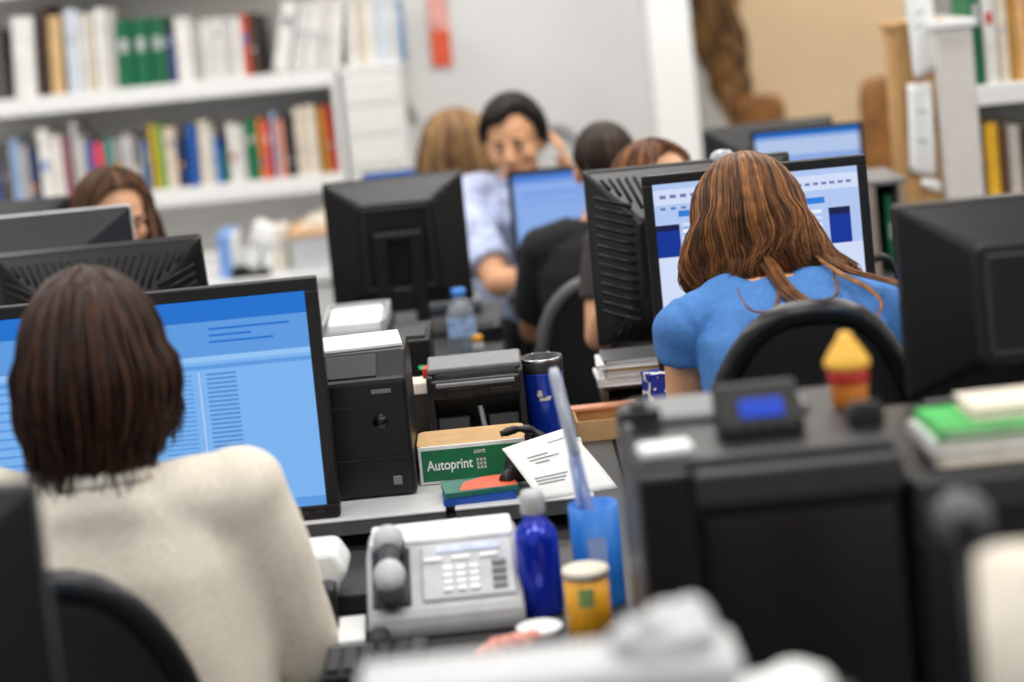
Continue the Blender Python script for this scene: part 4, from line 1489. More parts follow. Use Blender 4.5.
# yellow glue bottle
yy_ = 2.11
py_ = P(850, 400, yy_)
hy = Z(850, 331, yy_) - zt_
r = empty('glue_bottle', (py_.x, yy_, zt_), 0, 'glue bottle with a yellow cone cap and red label on the big printer', 'glue bottle')
MB().lathe([(.017, 0), (.019, .003), (.0205, hy * .36), (.0195, hy * .38)], seg=28).build('bottle_body', mat('glue_orange', (206, 120, 40), .4), r)
MB().lathe([(.0212, hy * .32), (.0218, hy * .33), (.0218, hy * .54), (.021, hy * .55)], seg=28).build('red_label', 'red', r)
MB().lathe([(.0225, hy * .53), (.025, hy * .55), (.0245, hy * .62), (.0165, hy * .78), (.0085, hy * .92), (.0065, hy * .985), (.001, hy)], seg=28).build('cone_cap', 'yellow', r)
# black computer tower right of the printer, lower than it
yT = 1.94
xT0, xT1 = xF1 + .004, xF1 + .16
zT = Z(965, 474, yT)
r = empty('computer_tower', ((xT0 + xT1) / 2, yT + .16, DESK), 0, 'black computer box right of the big printer with a pile of folders on it', 'computer')
hT, wT2 = zT - DESK, xT1 - xT0
MB().box((0, 0, hT / 2), (wT2, .32, hT)).build('housing', 'black', r, bevel=.006)
MB().box((0, -.161, hT - .02), (wT2 - .01, .012, .034)).build('front_band', 'dgrey', r, bevel=.004)
MB().box((0, -.161, hT * .42), (wT2 - .014, .010, hT * .74)).build('front_panel', 'black_gloss', r, bevel=.003)
MB().cyl((.0, -.164, hT * .7), (.0, -.169, hT * .7), .008).build('power_button', 'dgrey', r)
zt_f = zT + .0006
# folders stack on the tower
ys = 1.95
pf = P(936, 455, ys)
def folder(label, dz, t, x0, wd, dp, mm, name='folder', rz=0.0, spine=True, dy=0):
    r_ = empty(name, (x0 + wd / 2, ys + .07 + dy, zt_f + dz), rz, label, name.replace('_', ' '))
    MB().box((.002, 0, t / 2), (wd - .006, dp - .006, t - .003)).build('pages', 'paper2', r_)
    mb = MB()
    mb.box((0, 0, t - .001), (wd, dp, .002))
    mb.box((0, 0, .001), (wd, dp, .002))
    if spine:
        mb.box((-wd / 2, 0, t / 2), (.003, dp, t))
    mb.build('cover', mm, r_)
    return r_
x_ = pf.x
folder('cream document bundle at the bottom of the pile with the green folder', .0, .014, x_ + .006, .15, .10, 'paper2', 'document_bundle')
folder('white document bundle under the green folder', .0145, .013, x_ + .0, .16, .10, 'white', 'document_bundle', .03)
folder('bright green folder on the stack at the right', .028, .010, x_ + .008, .16, .105, 'greenlight', 'folder', .02)
folder('cream envelope on top of the green folder', .0385, .013, P(982, 410, ys).x, .12, .08, 'paper2', 'envelope', .03, False, .01)
# grey ball lamp and tan roll at the bottom right corner
yw = 1.55
pbal = P(962, 520, yw)
r = empty('desk_webcam', (pbal.x, yw, DESK), 0, 'round grey webcam on a thin black stand in the near right foreground', 'webcam')
MB().ell((0, 0, pbal.z - DESK), (.024, .022, .024)).build('ball_housing', mat('ball_grey', (78, 78, 80), .35), r)
MB().cyl((0, -.02, pbal.z - DESK), (0, -.027, pbal.z - DESK), .012, .010).build('lens', 'black_gloss', r)
MB().cyl((0, 0, .008), (0, 0, pbal.z - DESK - .02), .0045).build('stem', 'black', r)
MB().lathe([(.03, 0), (.03, .006), (.01, .012), (.004, .014)], seg=24).build('base', 'black', r)
ye = 1.36
pe = P(1016, 600, ye)
he = Z(1000, 548, ye) - DESK
r = empty('paper_roll_holder', (pe.x, ye - .02, DESK), 0, 'tall blurred beige roll on a wooden block in the bottom right corner', 'paper roll')
MB().cyl((0, 0, he * .62), (0, 0, he), .032, .030, 28).build('paper_roll', 'paper2', r)
MB().lathe([(.036, 0), (.036, he * .6), (.034, he * .62)], seg=28).build('wooden_block', 'wood', r)
# ------------------------------------------------------------------ middle distance
# water bottle
yv = 4.42
pv = P(463, 340, yv)
hv_ = P(463, 288, yv).z - DESK
r = empty('water_bottle', (pv.x, yv, DESK), 0, 'clear plastic water bottle with a blue cap before the arched monitor stand', 'bottle')
plast = mat('clear_plastic_bottle', (205, 214, 222), .12, trans=.75, var=0)
rv = .031
MB().lathe([(rv * .9, 0), (rv, .006), (rv * .96, hv_ * .15), (rv, hv_ * .2), (rv, hv_ * .62), (rv * .9, hv_ * .70), (rv * .5, hv_ * .83), (rv * .42, hv_ * .86), (rv * .42, hv_ * .9)], seg=32).build('bottle_body', plast, r)
MB().lathe([(rv * 1.012, hv_ * .26), (rv * 1.015, hv_ * .27), (rv * 1.015, hv_ * .55), (rv * 1.012, hv_ * .56)], seg=32, cap=False).build('label_band', mat('bottle_label', (150, 178, 228), .5, var=.25, scale=70), r)
MB().lathe([(rv * .5, hv_ * .885), (rv * .53, hv_ * .89), (rv * .53, hv_ * .985), (rv * .48, hv_), (.001, hv_)], seg=24).build('cap', 'bluecap', r)

def simple_box(name, label, cat, px0, px1, pyt, pyb, y, dp, mm, bevel=.004, rz=0, base=None, lid=None):
    """a box whose front face spans the given columns; sits on base"""
    a, b = P(px0, (pyt + pyb) / 2, y), P(px1, (pyt + pyb) / 2, y)
    zt2 = P((px0 + px1) / 2, pyt, y).z
    zb2 = base if base is not None else P((px0 + px1) / 2, pyb, y).z
    r_ = empty(name, ((a.x + b.x) / 2, y + dp / 2, zb2), rz, label, cat)
    w_, h_ = b.x - a.x, zt2 - zb2
    MB().box((0, 0, h_ / 2), (w_, dp, h_)).build('box_body', mm, r_, bevel=bevel)
    if lid:
        MB().box((0, 0, h_ - .008), (w_ + .006, dp + .006, .02)).build('lid', lid, r_, bevel=.003)
    return r_, w_, h_
r, w_, h_ = simple_box('external_drive', 'grey metal desk box behind the water bottle', 'drive box', 421, 484, 302, 345, 4.9, .1, 'mgrey', base=DESK)
MB().box((0, -.0515, h_ * .25), (w_ * .96, .003, h_ * .3)).build('front_strip', 'dgrey', r)
MB().cyl((w_ * .1, -.05, h_ * .28), (w_ * .1, -.055, h_ * .28), .008).build('knob', 'lgrey', r)
r, w_, h_ = simple_box('telephone', 'dark desk telephone right of the water bottle', 'telephone', 506, 556, 322, 360, 4.5, .09, 'black', base=DESK)
for k in range(4):
    MB().box((-w_ * .2 + k * .018, -.02, h_ + .002), (.012, .03, .005)).build('key', 'dgrey', r)
o = r
o.location.x = min(o.location.x, -.02 - w_ / 2)
r = empty('plastic_cup', (P(494, 335, 4.5).x - .055, 4.43, DESK), 0, 'small pale blue plastic cup beside the water bottle', 'cup')
MB().lathe([(.014, 0), (.018, .05), (.0165, .05), (.012, .003), (.001, .003)], seg=24, cap=False).build('cup_wall', mat('pale_blue_plastic', (176, 190, 226), .3, trans=.3), r)
MB().lathe([(.0175, .048), (.0188, .05), (.0175, .052)], seg=24, cap=False).build('rim', 'white', r)
r = empty('glue_stick', (P(478, 342, 4.40).x, 4.385, DESK), 0, 'small bottle with a yellow lid in front of the water bottle', 'bottle')
MB().lathe([(.012, 0), (.0125, .02), (.008, .026)], seg=20).build('bottle_body', 'lgrey', r)
MB().lathe([(.011, .025), (.011, .038), (.004, .042), (.001, .042)], seg=20).build('lid', 'amber', r)
# grey letter tray with paper, on the desk behind the wide screen
yl = 4.02
a, b = P(322, 325, yl), P(384, 320, yl)
zt_l = P(350, 322, yl).z - DESK
r = empty('letter_tray', ((a.x + b.x) / 2, yl + .11, DESK), 0, 'grey three-level letter tray holding papers behind the black printer', 'letter tray')
wt = b.x - a.x
for k in range(3):
    mb = MB()
    zz = .004 + k * (zt_l - .03) / 2
    mb.box((0, 0, zz), (wt, .24, .006))
    for sx in (-1, 1):
        mb.box((sx * wt / 2, 0, zz + .012), (.006, .24, .03))
    mb.box((0, .12, zz + .012), (wt, .006, .03))
    mb.build('tray', 'lgrey' if k != 1 else 'mgrey', r, bevel=.002)
for sx in (-1, 1):
    for sy in (-1, 1):
        MB().box((sx * wt / 2, sy * .11, zt_l / 2), (.01, .012, zt_l)).build('upright', 'mgrey', r, bevel=.001)
o = MB().box((0, 0, .009), (wt * .86, .2, .018)).build('paper_stack', 'paper', None, ((a.x + b.x) / 2, yl + .10, DESK + zt_l - .0215), .002, rot=(0, 0, .03))
tag(o, 'bright white paper stack on the grey letter tray', 'paper')
r, w_, h_ = simple_box('label_printer', 'low black machine between the black printer and the arched monitor stand', 'label printer', 392, 432, 340, 392, 3.66, .2, 'black', base=DESK)
r.location.x = min(r.location.x, -.125 - w_ / 2)
MB().box((0, -.04, h_ + .003), (w_ * .8, .1, .008)).build('lid', 'dgrey', r, bevel=.002)
MB().box((w_ * .25, -.1015, h_ * .7), (.012, .003, .006)).build('indicator_light', emit('green_led', (60, 220, 120), 1.0), r)
# cream envelope box and brown box seen left of the black tray
r, w_, h_ = simple_box('carton', 'low carton with a cream top and dark brown front between printer and tray', 'carton', 408, 434, 384, 425, 3.44, .055, mat('dark_brown_card', (44, 30, 20), .7), base=DESK, lid='paper2')

# pile under the vented monitor
yg2 = 3.60
xg0 = P(603, 372, yg2).x
zt3 = P(640, 356, yg2).z
zb3 = P(620, 386, yg2).z
r = empty('organizer', (xg0 + .095, yg2 + .055, DESK), 0, 'dark brown open desk organizer under the magazines', 'organizer')
ho_ = zb3 - DESK
wo_ = .19
mb = MB()
mb.box((0, 0, .003), (wo_, .10, .006))
mb.box((0, 0, ho_ - .003), (wo_, .10, .006))
mb.box((0, .048, ho_ / 2), (wo_, .005, ho_))
mb.box((0, 0, ho_ * .5), (wo_, .1, .004))
for sx in (-1, 1):
    mb.box((sx * (wo_ / 2 - .003), 0, ho_ / 2), (.007, .10, ho_))
mb.build('organizer_body', 'brown', r, bevel=.0015)
MB().box((-.02, -.0, ho_ * .27), (.1, .08, .012)).build('tray_insert', 'mgrey', r, bevel=.002)
nm = 6
covs = ['white', 'paper', 'lgrey', 'paper2', 'white', 'mgrey']
labs = ['white magazine at the bottom of the pile under the vented monitor', 'white magazine second from the bottom of the pile under the vented monitor', 'light grey magazine in the lower middle of the pile under the vented monitor',
        'cream and tan edged magazine in the upper middle of the pile under the vented monitor', 'white magazine second from the top of the pile under the vented monitor', 'dark grey magazine on top of the pile under the vented monitor']
zc = DESK + ho_ + .0006
tt = (zt3 - zc - .004) / nm
offs = [.0, -.003, .012, .02, .0, .012]
for k in range(nm):
    r_ = empty('magazine', (xg0 + .095 + offs[k] - .004, yg2 + .05 + .004 * (k % 2), zc), .02 * ((k * 3) % 4 - 1.5), labs[k], 'magazine')
    wmg, dmg = .2, .105
    MB().box((.001, 0, tt * .5), (wmg - .004, dmg - .004, tt * .8)).build('pages', 'paper' if k != 3 else 'cardboard', r_)
    mb = MB()
    mb.box((0, 0, tt * .93), (wmg, dmg, tt * .12))
    mb.box((0, 0, tt * .07), (wmg, dmg, tt * .12))
    mb.box((-wmg / 2, 0, tt / 2), (.0015, dmg, tt * .96))
    mb.build('cover', covs[k], r_)
    zc += tt + .0003
# blue and white patterned mug with trinkets, dark bowl, white tub
yk2 = 3.47
pkx = P(657, 390, yk2)
hk2 = P(655, 372, yk2).z - DESK
r = empty('patterned_box', (pkx.x + .004, yk2, DESK), .35, 'dark blue box with a white splotched pattern beside the bare arm', 'box')
splot = bpy.data.materials.new('blue_white_splotches')
splot.use_nodes = True
nt = splot.node_tree
bs = nt.nodes['Principled BSDF']
vn = nt.nodes.new('ShaderNodeTexNoise')
vn.inputs['Scale'].default_value = 42
vn.inputs['Detail'].default_value = 1
tcn = nt.nodes.new('ShaderNodeTexCoord')
nt.links.new(tcn.outputs['Object'], vn.inputs['Vector'])
rp = nt.nodes.new('ShaderNodeValToRGB')
rp.color_ramp.interpolation = 'CONSTANT'
rp.color_ramp.elements[0].color = rgb(12, 40, 142)
rp.color_ramp.elements[1].color = rgb(226, 222, 214)
rp.color_ramp.elements[1].position = .57
nt.links.new(vn.outputs['Fac'], rp.inputs['Fac'])
nt.links.new(rp.outputs['Color'], bs.inputs['Base Color'])
bs.inputs['Roughness'].default_value = .5
MB().box((0, 0, hk2 / 2), (.05, .04, hk2), None, .96).build('box_body', splot, r, bevel=.002)
MB().box((0, 0, hk2 - .002), (.05, .041, .005)).build('lid', splot, r, bevel=.001)
r = empty('figurine', (P(641, 395, 3.43).x, 3.43, DESK), 0, 'tiny yellow and red figurine left of the blue patterned box', 'figurine')
mb = MB()
mb.lathe([(.011, 0), (.010, .012), (.006, .02), (.008, .03)], seg=18)
mb.ell((0, 0, .037), (.0085, .0085, .009))
mb.build('figure_body', 'amber', r)
MB().ell((-.006, -.006, .022), (.005, .004, .005)).build('red_bag', 'red', r)
MB().lathe([(.0085, .04), (.005, .046), (.001, .048)], seg=18).build('hat', 'yellow', r)
r = empty('cream_tub', (P(631, 407, 3.38).x, 3.38, DESK), 0, 'small white plastic tub in front of the dark brown organizer', 'tub')
MB().lathe([(.019, 0), (.021, .003), (.022, .028)], seg=28).build('tub_body', 'white', r)
MB().lathe([(.0235, .027), (.0235, .036), (.021, .038), (.001, .038)], seg=28).build('lid', mat('tub_lid', (214, 204, 198), .5), r)
r = empty('bowl', (P(662, 412, 3.37).x, 3.375, DESK), 0, 'dark grey bowl in front of the blue patterned box', 'bowl')
MB().lathe([(.016, 0), (.027, .02), (.029, .032), (.027, .032), (.024, .02), (.012, .005), (.001, .005)], seg=28, cap=False).build('bowl_body', 'dgrey', r)
MB().lathe([(.0275, .0305), (.0297, .032), (.0275, .0335)], seg=28, cap=False).build('rim', 'mgrey', r)
# shallow cardboard tray with a pinkish rim
yk3 = 3.47
a, b = P(562, 415, yk3), P(640, 410, yk3)
x0c = max(a.x, .098)
r = empty('cardboard_tray', ((x0c + b.x) / 2, yk3 + .055, DESK), .03, 'shallow cardboard tray with a pinkish rim left of the white tub', 'tray')
wt_ = b.x - x0c
mb = MB()
mb.box((0, 0, .002), (wt_, .11, .004))
for sy in (-1, 1):
    mb.box((0, sy * .054, .018), (wt_, .003, .036))
for sx in (-1, 1):
    mb.box((sx * (wt_ / 2 - .0015), 0, .018), (.003, .11, .036))
mb.build('tray', 'cardboard', r)
MB().box((0, .052, .037), (wt_ + .004, .03, .004)).build('folded_flap', mat('salmon_card', (226, 160, 128), .7, var=.08), r)
for k, (dx, dy, lab) in enumerate(((-.022, -.01, 'white cap lying left in the cardboard tray'), (.016, -.02, 'white cap lying right in the cardboard tray'))):
    o = MB().lathe([(.011, 0), (.011, .016), (.009, .018), (.004, .018), (.004, .012), (.001, .012)], seg=20).build('bottle_cap', 'white', None, ((x0c + b.x) / 2 + dx, yk3 + .055 + dy, DESK + .0045))
    tag(o, lab, 'bottle cap')

# white mouse-shaped webcam on top of the vented monitor
pw2 = P(722, 158, 3.74)
r = empty('webcam', (pw2.x, 3.735, P(722, 164, 3.735).z), 0, 'round translucent webcam clipped on top of the vented monitor', 'webcam')
MB().ell((0, 0, .013), (.024, .02, .015)).build('dome', mat('clear_dome', (214, 216, 220), .15, trans=.45, var=0), r)
MB().box((0, 0, -.001), (.03, .02, .006)).build('clip', 'lgrey', r, bevel=.002)
MB().cyl((.008, -.012, .012), (.008, -.02, .012), .006).build('lens', 'black_gloss', r)

# ------------------------------------------------------------------ back left: bookcase
YS = 7.10
Z1 = P(170, 84, YS).z
Z0 = P(165, 190, YS).z
Z2 = P(15, 3, YS).z + .02
xs0, xs1 = -2.75, P(340, 170, YS).x
xw1 = P(405, 120, YS).x
shl = M['shelf']
r = empty('bookcase', ((xs0 + xs1) / 2, YS + .165, 0), 0, 'white wall bookcase with two rows of books along the back left', 'bookcase')
wB2 = xs1 - xs0
th = .062
for zz in (Z1, Z0, Z2 + th):
    MB().box((0, 0, zz - th / 2), (wB2, .33, th)).build('shelf', shl, r, bevel=.004)
for sx in (-1, 1):
    MB().box((sx * (wB2 / 2 + .0125), 0, Z1 / 2), (.024, .33, Z1)).build('side_panel', shl, r, bevel=.003)
MB().box((0, .172, (Z2 + .1) / 2), (wB2, .012, Z2 + .1)).build('back_panel', mat('back_panel', (232, 229, 225), .7, var=.02), r)
MB().box((0, .0, .62), (wB2, .33, .04)).build('shelf', shl, r, bevel=.003)
# white cabinet right of it, books stand on its top too
r = empty('cabinet', ((xs1 + xw1) / 2 + .018, YS + .16, 0), 0, 'plain white drawer cabinet at the right end of the bookcase', 'cabinet')
wC = xw1 - xs1 - .04
MB().box((0, 0, Z1 / 2 - .012), (wC, .34, Z1 - .024)).build('carcass', shl, r, bevel=.003)
MB().box((0, -.003, Z1 - .012), (wC + .012, .352, .024)).build('top', shl, r, bevel=.003)
for k in range(5):
    zz = Z1 - .03 - .11 * (k + 1) + .05
    dr = MB().box((0, -.176, zz), (wC - .02, .014, .1)).build('drawer', mat('drawer_front', (224, 222, 219), .5, var=.015), r, bevel=.003)
    MB().box((0, -.1825, zz + .043), (wC - .04, .003, .006)).build('finger_pull', 'shelf', dr, bevel=.001)

ORD = ['first', 'second', 'third', 'fourth', 'fifth', 'sixth', 'seventh', 'eighth', 'ninth', 'tenth', 'eleventh', 'twelfth', 'thirteenth', 'fourteenth', 'fifteenth', 'sixteenth', 'seventeenth', 'eighteenth', 'nineteenth', 'twentieth']
def cname(c):
    r_, g_, b_ = c
    mx, mn = max(c), min(c)
    if mx - mn < 22:
        return 'white' if mx > 195 else 'pale grey' if mx > 150 else 'grey' if mx > 85 else 'black'
    if r_ == mx:
        if mn > 165:
            return 'cream'
        if b_ > g_ + 15:
            return 'pinkish red'
        if g_ > r_ * .72:
            return 'tan' if b_ > 85 else 'golden yellow'
        if r_ < 100:
            return 'dark brown'
        if g_ > r_ * .5:
            return 'brown' if r_ < 185 else 'orange'
        return 'red'
    if g_ == mx:
        return 'green'
    if mn > 150:
        return 'bluish white'
    return 'blue' if mx > 110 else 'navy'
_bm = {}
def bookmat(c):
    k = tuple(c)
    if k not in _bm:
        _bm[k] = mat('book_%d_%d_%d' % k, k, .5, var=.05, scale=25)
    return _bm[k]

def books(spec, ys, zs, where, group, depth=.22):
    """spec rows: (px0, px1, top py, colour, lean degrees, kind)"""
    cnt, tot = {}, {}
    for s in spec:
        k = (cname(s[3]), s[5])
        tot[k] = tot.get(k, 0) + 1
    rnd = random.Random(len(spec))
    for (p0, p1, pt, col, lean, kind) in spec:
        pym = pt + 30
        xa_, xb2 = P(p0, pym, ys).x, P(p1, pym, ys).x
        hh = P((p0 + p1) / 2, pt, ys).z - zs
        ww = max(.008, (xb2 - xa_)) * .96
        la = math.radians(lean)
        if lean:
            hh = min(hh / math.cos(la), .34)
            ww = ww * math.cos(la)
        k = (cname(col), kind)
        cnt[k] = cnt.get(k, 0) + 1
        nm_ = '%s %s' % k
        if tot[k] == 1:
            lb = 'the only %s on %s' % (nm_, where)
        else:
            lb = '%s %s counted from the left on %s' % (ORD[min(cnt[k], 20) - 1], nm_, where)
            if cnt[k] == tot[k]:
                lb = 'rightmost %s on %s' % (nm_, where)
            if cnt[k] == 1:
                lb = 'leftmost %s on %s' % (nm_, where)
        dp = depth * rnd.uniform(.86, 1.0)
        zoff_ = 0.0005 + (abs(math.sin(la)) * 0)
        r_ = empty('binder' if kind == 'binder' else 'book', (xa_ + (ww / 2) , ys + .025 + dp / 2 + rnd.uniform(0, .012), zs + zoff_), 0, lb, kind, group)
        if lean:
            # tip about the lower right edge so the foot stays on the shelf
            r_.rotation_euler = (0, la, 0)
            r_.location.z = zs + zoff_ + (ww / 2) * math.sin(abs(la))
        bmx = bookmat(col)
        MB().box((0, .003, hh / 2), (ww * .8, dp - .008, hh - .008)).build('pages', 'paper2', r_)
        mb = MB()
        t_ = max(.0015, ww * .08)
        for sx in (-1, 1):
            mb.box((sx * (ww / 2 - t_ / 2), 0, hh / 2), (t_, dp, hh))
        mb.prism([(ww * .5 * math.cos(q), -dp / 2 - ww * .1 * math.sin(q)) for q in [PI * i / 6 for i in range(7)]] + [(-ww / 2, -dp / 2 + t_), (ww / 2, -dp / 2 + t_)], 0, hh, 'z')
        mb.build('cover', bmx, r_)
        ls = rnd.random()
        if kind == 'binder':
            MB().box((0, -dp / 2 - ww * .1 - .0004, hh * .62), (ww * .5, .0016, hh * .2)).build('spine_label', 'lgrey', r_)
        elif ls > .45 and ww > .016:
            c2 = rnd.choice(['ink', 'lgrey', 'paper2', 'red', 'bluecup'] if max(col) > 150 else ['lgrey', 'paper2', 'amber'])
            MB().box((0, -dp / 2 - ww * .1 - .0002, hh * rnd.uniform(.25, .75)), (ww * .55, .0012, hh * rnd.uniform(.05, .16))).build('spine_label', c2, r_)
WH, WH2, CR, GY = (226, 223, 218), (214, 212, 209), (220, 206, 186), (150, 146, 142)
BW = (205, 212, 222)
upper = [(-52, -40, 25, WH, 0, 'book'), (-39, -26, 22, CR, 0, 'book'), (-25, -12, 30, (70, 90, 140), 0, 'book'), (-11, 2, 30, (84, 74, 70), 0, 'book'), (8, 31, 18, WH, 3, 'book'),
         (33, 44, 8, (58, 36, 22), 3, 'book'), (45, 58, 17, (208, 172, 122), 3, 'book'), (62, 74, 10, BW, 2, 'book'), (75, 83, 14, WH2, 2, 'book'), (84, 91, 14, CR, 2, 'book'), (92, 103, 9, WH, 2, 'book'), (104, 112, 10, (190, 184, 178), 2, 'book'),
         (113, 130, 21, (0, 98, 60), 2, 'binder'), (131, 147, 19, (0, 100, 62), 2, 'binder'), (148, 163, 18, (0, 96, 58), 2, 'binder'), (164, 169, 24, (60, 64, 72), 0, 'book'), (169.5, 173, 34, (36, 70, 150), 0, 'book'),
         (174, 191, 18, WH, 1, 'book'), (192, 200, 22, (186, 182, 178), 1, 'book'), (201, 212, 19, WH2, 1, 'book'), (213, 222, 18, WH, 1, 'book'), (223, 232, 17, (206, 202, 198), 1, 'book'), (233, 241, 17, WH, 1, 'book'),
         (242, 248, 14, (206, 72, 58), 0, 'book'), (249, 255, 14, (86, 58, 36), 0, 'book'), (256, 263, 16, (34, 28, 26), 0, 'book'),
         (268, 285, 5, WH, 14, 'book'), (286, 299, 6, WH2, 14, 'book'), (300, 312, 6, WH, 13, 'book'), (313, 324, 5, (208, 204, 200), 12, 'book'), (325, 336, 4, WH, 10, 'book')]
books(upper, YS, Z1, 'the upper wall shelf', 'books on the upper wall shelf')
cabtop = [(345, 354, 2, WH, 4, 'book'), (355, 363, 0, CR, 4, 'book'), (364, 374, 0, WH, 3, 'book'), (375, 386, -2, BW, 3, 'book'), (387, 396, -2, WH2, 2, 'book'), (397, 402, 0, (96, 136, 178), 0, 'book')]
books(cabtop, YS, Z1, 'top of the white drawer cabinet', 'books on the white drawer cabinet')
lower = [(-40, -22, 150, WH, 0, 'book'), (-20, -2, 148, (60, 84, 140), 0, 'book'), (0, 7, 142, (92, 84, 78), 0, 'book'), (9, 18, 140, (146, 168, 204), 0, 'book'), (19, 28, 146, (168, 164, 160), 0, 'book'), (29, 36, 148, (40, 52, 104), 0, 'book'),
         (38, 48, 130, WH, 0, 'book'), (49, 62, 136, (216, 210, 202), 0, 'book'), (63, 69, 138, (150, 84, 104), 0, 'book'), (70, 77, 122, (176, 172, 168), 0, 'book'), (78, 85, 138, (190, 186, 182), 0, 'book'), (86, 93, 142, (50, 84, 150), 0, 'book'), (94, 104, 144, (214, 66, 88), 0, 'book'), (105, 112, 140, (60, 140, 130), 0, 'book'),
         (113, 122, 140, (150, 148, 146), 0, 'book'), (123, 132, 136, (196, 192, 188), 0, 'book'), (133, 141, 140, (120, 118, 116), 0, 'book'), (143, 149, 142, (96, 120, 160), 0, 'book'), (150, 156, 126, (204, 166, 32), 0, 'book'), (157, 163, 126, (110, 160, 60), 0, 'book'), (164, 176, 128, (214, 196, 176), 0, 'book'),
         (177, 184, 140, (36, 46, 84), 0, 'book'), (185, 196, 126, (18, 80, 156), 2, 'book'), (197, 207, 122, (220, 208, 190), 2, 'book'), (208, 214, 128, (190, 188, 184), 0, 'book'), (215, 220, 140, (30, 92, 186), 0, 'book'), (221, 227, 150, (24, 104, 90), 0, 'book'),
         (228, 236, 124, WH, 0, 'book'), (237, 245, 126, (206, 204, 200), 0, 'book'), (247, 256, 120, (0, 112, 72), 0, 'book'), (258, 264, 120, (220, 130, 60), 0, 'book'), (265, 271, 122, (208, 66, 78), 0, 'book'), (272, 277, 112, (150, 166, 190), 0, 'book'),
         (278, 284, 120, (224, 142, 116), 0, 'book'), (285, 293, 116, (44, 44, 48), 0, 'book'), (295, 305, 108, CR, 0, 'book'), (306, 316, 106, (222, 212, 196), 0, 'book'), (318, 328, 108, (168, 116, 36), -2, 'book'), (329, 335, 106, (200, 58, 40), -4, 'book')]
books(lower, YS, Z0, 'the lower wall shelf', 'books on the lower wall shelf')

# low sideboard with boxes and papers below the shelves
ysb = 6.45
zsb = P(240, 280, ysb).z
r = empty('sideboard', (P(150, 280, ysb).x, ysb + .19, 0), 0, 'low white sideboard under the bookshelves with papers and a grey box', 'sideboard')
wsb = 1.8
r.location.x = P(340, 250, ysb).x + .015 - wsb / 2
MB().box((0, 0, zsb - .015), (wsb, .44, .03)).build('top', shl, r, bevel=.003)
MB().box((0, .01, (zsb - .03) / 2), (wsb - .02, .40, zsb - .03)).build('carcass', shl, r, bevel=.002)
for k in range(4):
    d_ = MB().box((-wsb * .375 + k * wsb * .25, -.2, (zsb - .03) / 2), (wsb * .24, .016, zsb - .07)).build('door', shl, r, bevel=.002)
    MB().box((-wsb * .375 + k * wsb * .25 + wsb * .09, -.212, zsb * .75), (.012, .012, .08)).build('handle', 'mgrey', d_)
def sbox(name, lab, cat, p0, p1, pt, dy, dp, mm, **k):
    return simple_box(name, lab, cat, p0, p1, pt, 0, ysb + dy, dp, mm, base=zsb + .0006, **k)
r, w_, h_ = sbox('storage_box', 'light grey storage box with a tan lid under the right end of the bookshelf', 'box', 276, 334, 232, .02, .3, mat('box_grey', (196, 198, 200), .6, var=.03), lid=mat('tan_lid', (214, 172, 128), .6))
topz = zsb + .0006 + h_ + .003
mb = MB()
mb.box((0, 0, .006), (.15, .2, .012)).box((.012, 0, .02), (.13, .19, .014), Matrix.Rotation(.15, 3, 'Z'))
mb.box((.03, .02, .045), (.06, .1, .03), Matrix.Rotation(-.2, 3, 'Z'))
o = mb.build('paper_heap', 'paper2', None, (r.location.x + .02, r.location.y, topz), .002)
tag(o, 'untidy heap of cream papers on the grey box with the tan lid', 'paper')
r, w_, h_ = sbox('file_box', 'blue and white upright file box beside the vented monitor', 'file box', 203, 216, 236, .05, .2, mat('pale_blue_file', (120, 160, 220), .5))
MB().box((w_ / 2 + .006, 0, h_ * .48), (.012, .19, h_ * .95)).build('white_insert', 'white', r, bevel=.001)
for k, (p0, p1, pt, ln, lab) in enumerate(((228, 240, 228, .28, 'white folder leaning right between the blue file box and grey box'), (246, 258, 232, .10, 'white folder standing left of the grey storage box'), (259, 271, 230, .06, 'cream folder standing right beside the grey storage box'))):
    r, w_, h_ = sbox('folder', lab, 'folder', p0, p1, pt, .14, .16, 'paper' if k < 2 else 'paper2', bevel=.002)
    r.rotation_euler = (0, ln, 0)
    r.location.z += abs(math.sin(ln)) * w_ / 2
    MB().box((0, -.081, h_ * .6), (w_ * .5, .002, h_ * .2)).build('spine_label', 'lgrey', r)
mb = MB()
mb.box((0, 0, .012), (.13, .06, .024)).box((-.03, -.005, .032), (.05, .03, .016))
o = mb.build('hole_punch', 'black', None, (P(250, 270, ysb + .03).x, ysb + .05, zsb + .0006), .004)
tag(o, 'black hole punch in front of the white folders', 'hole punch')

# sign and cable loop on the back wall
pa, pb2 = P(433, 66, YB), P(453, 66, YB)
zs0, zs1 = P(443, 66, YB).z, P(441, -25, YB).z
r = empty('wall_sign', ((pa.x + pb2.x) / 2, YB - .008, zs0), 0, 'narrow pink sign with an orange red foot on the back wall', 'sign')
ws_, hs_ = pb2.x - pa.x, zs1 - zs0
MB().box((0, 0, hs_ / 2), (ws_, .01, hs_)).build('sign_panel', mat('sign_pink', (226, 160, 150), .5, var=.2, scale=18), r)
MB().box((0, -.006, hs_ * .2), (ws_, .004, hs_ * .4)).build('sign_foot', mat('sign_orange', (226, 92, 58), .5), r)
pc = P(557, 158, YB - .03)
mb = MB()
rc = P(585, 150, YB).x - P(557, 150, YB).x
mb.tube([Vector((rc * math.cos(t) * .95, 0, rc * 1.35 * math.sin(t) - .02)) for t in [PI * k / 20 for k in range(21)]], .019, 10)
o = mb.build('hanging_cable', mat('cable_grey', (176, 176, 178), .6), None, (pc.x, YB - .021, pc.z))
tag(o, 'grey cable loop arching on the wall behind the person in pale blue', 'cable')
o['name_hint'] = 'hang'
del o['name_hint']
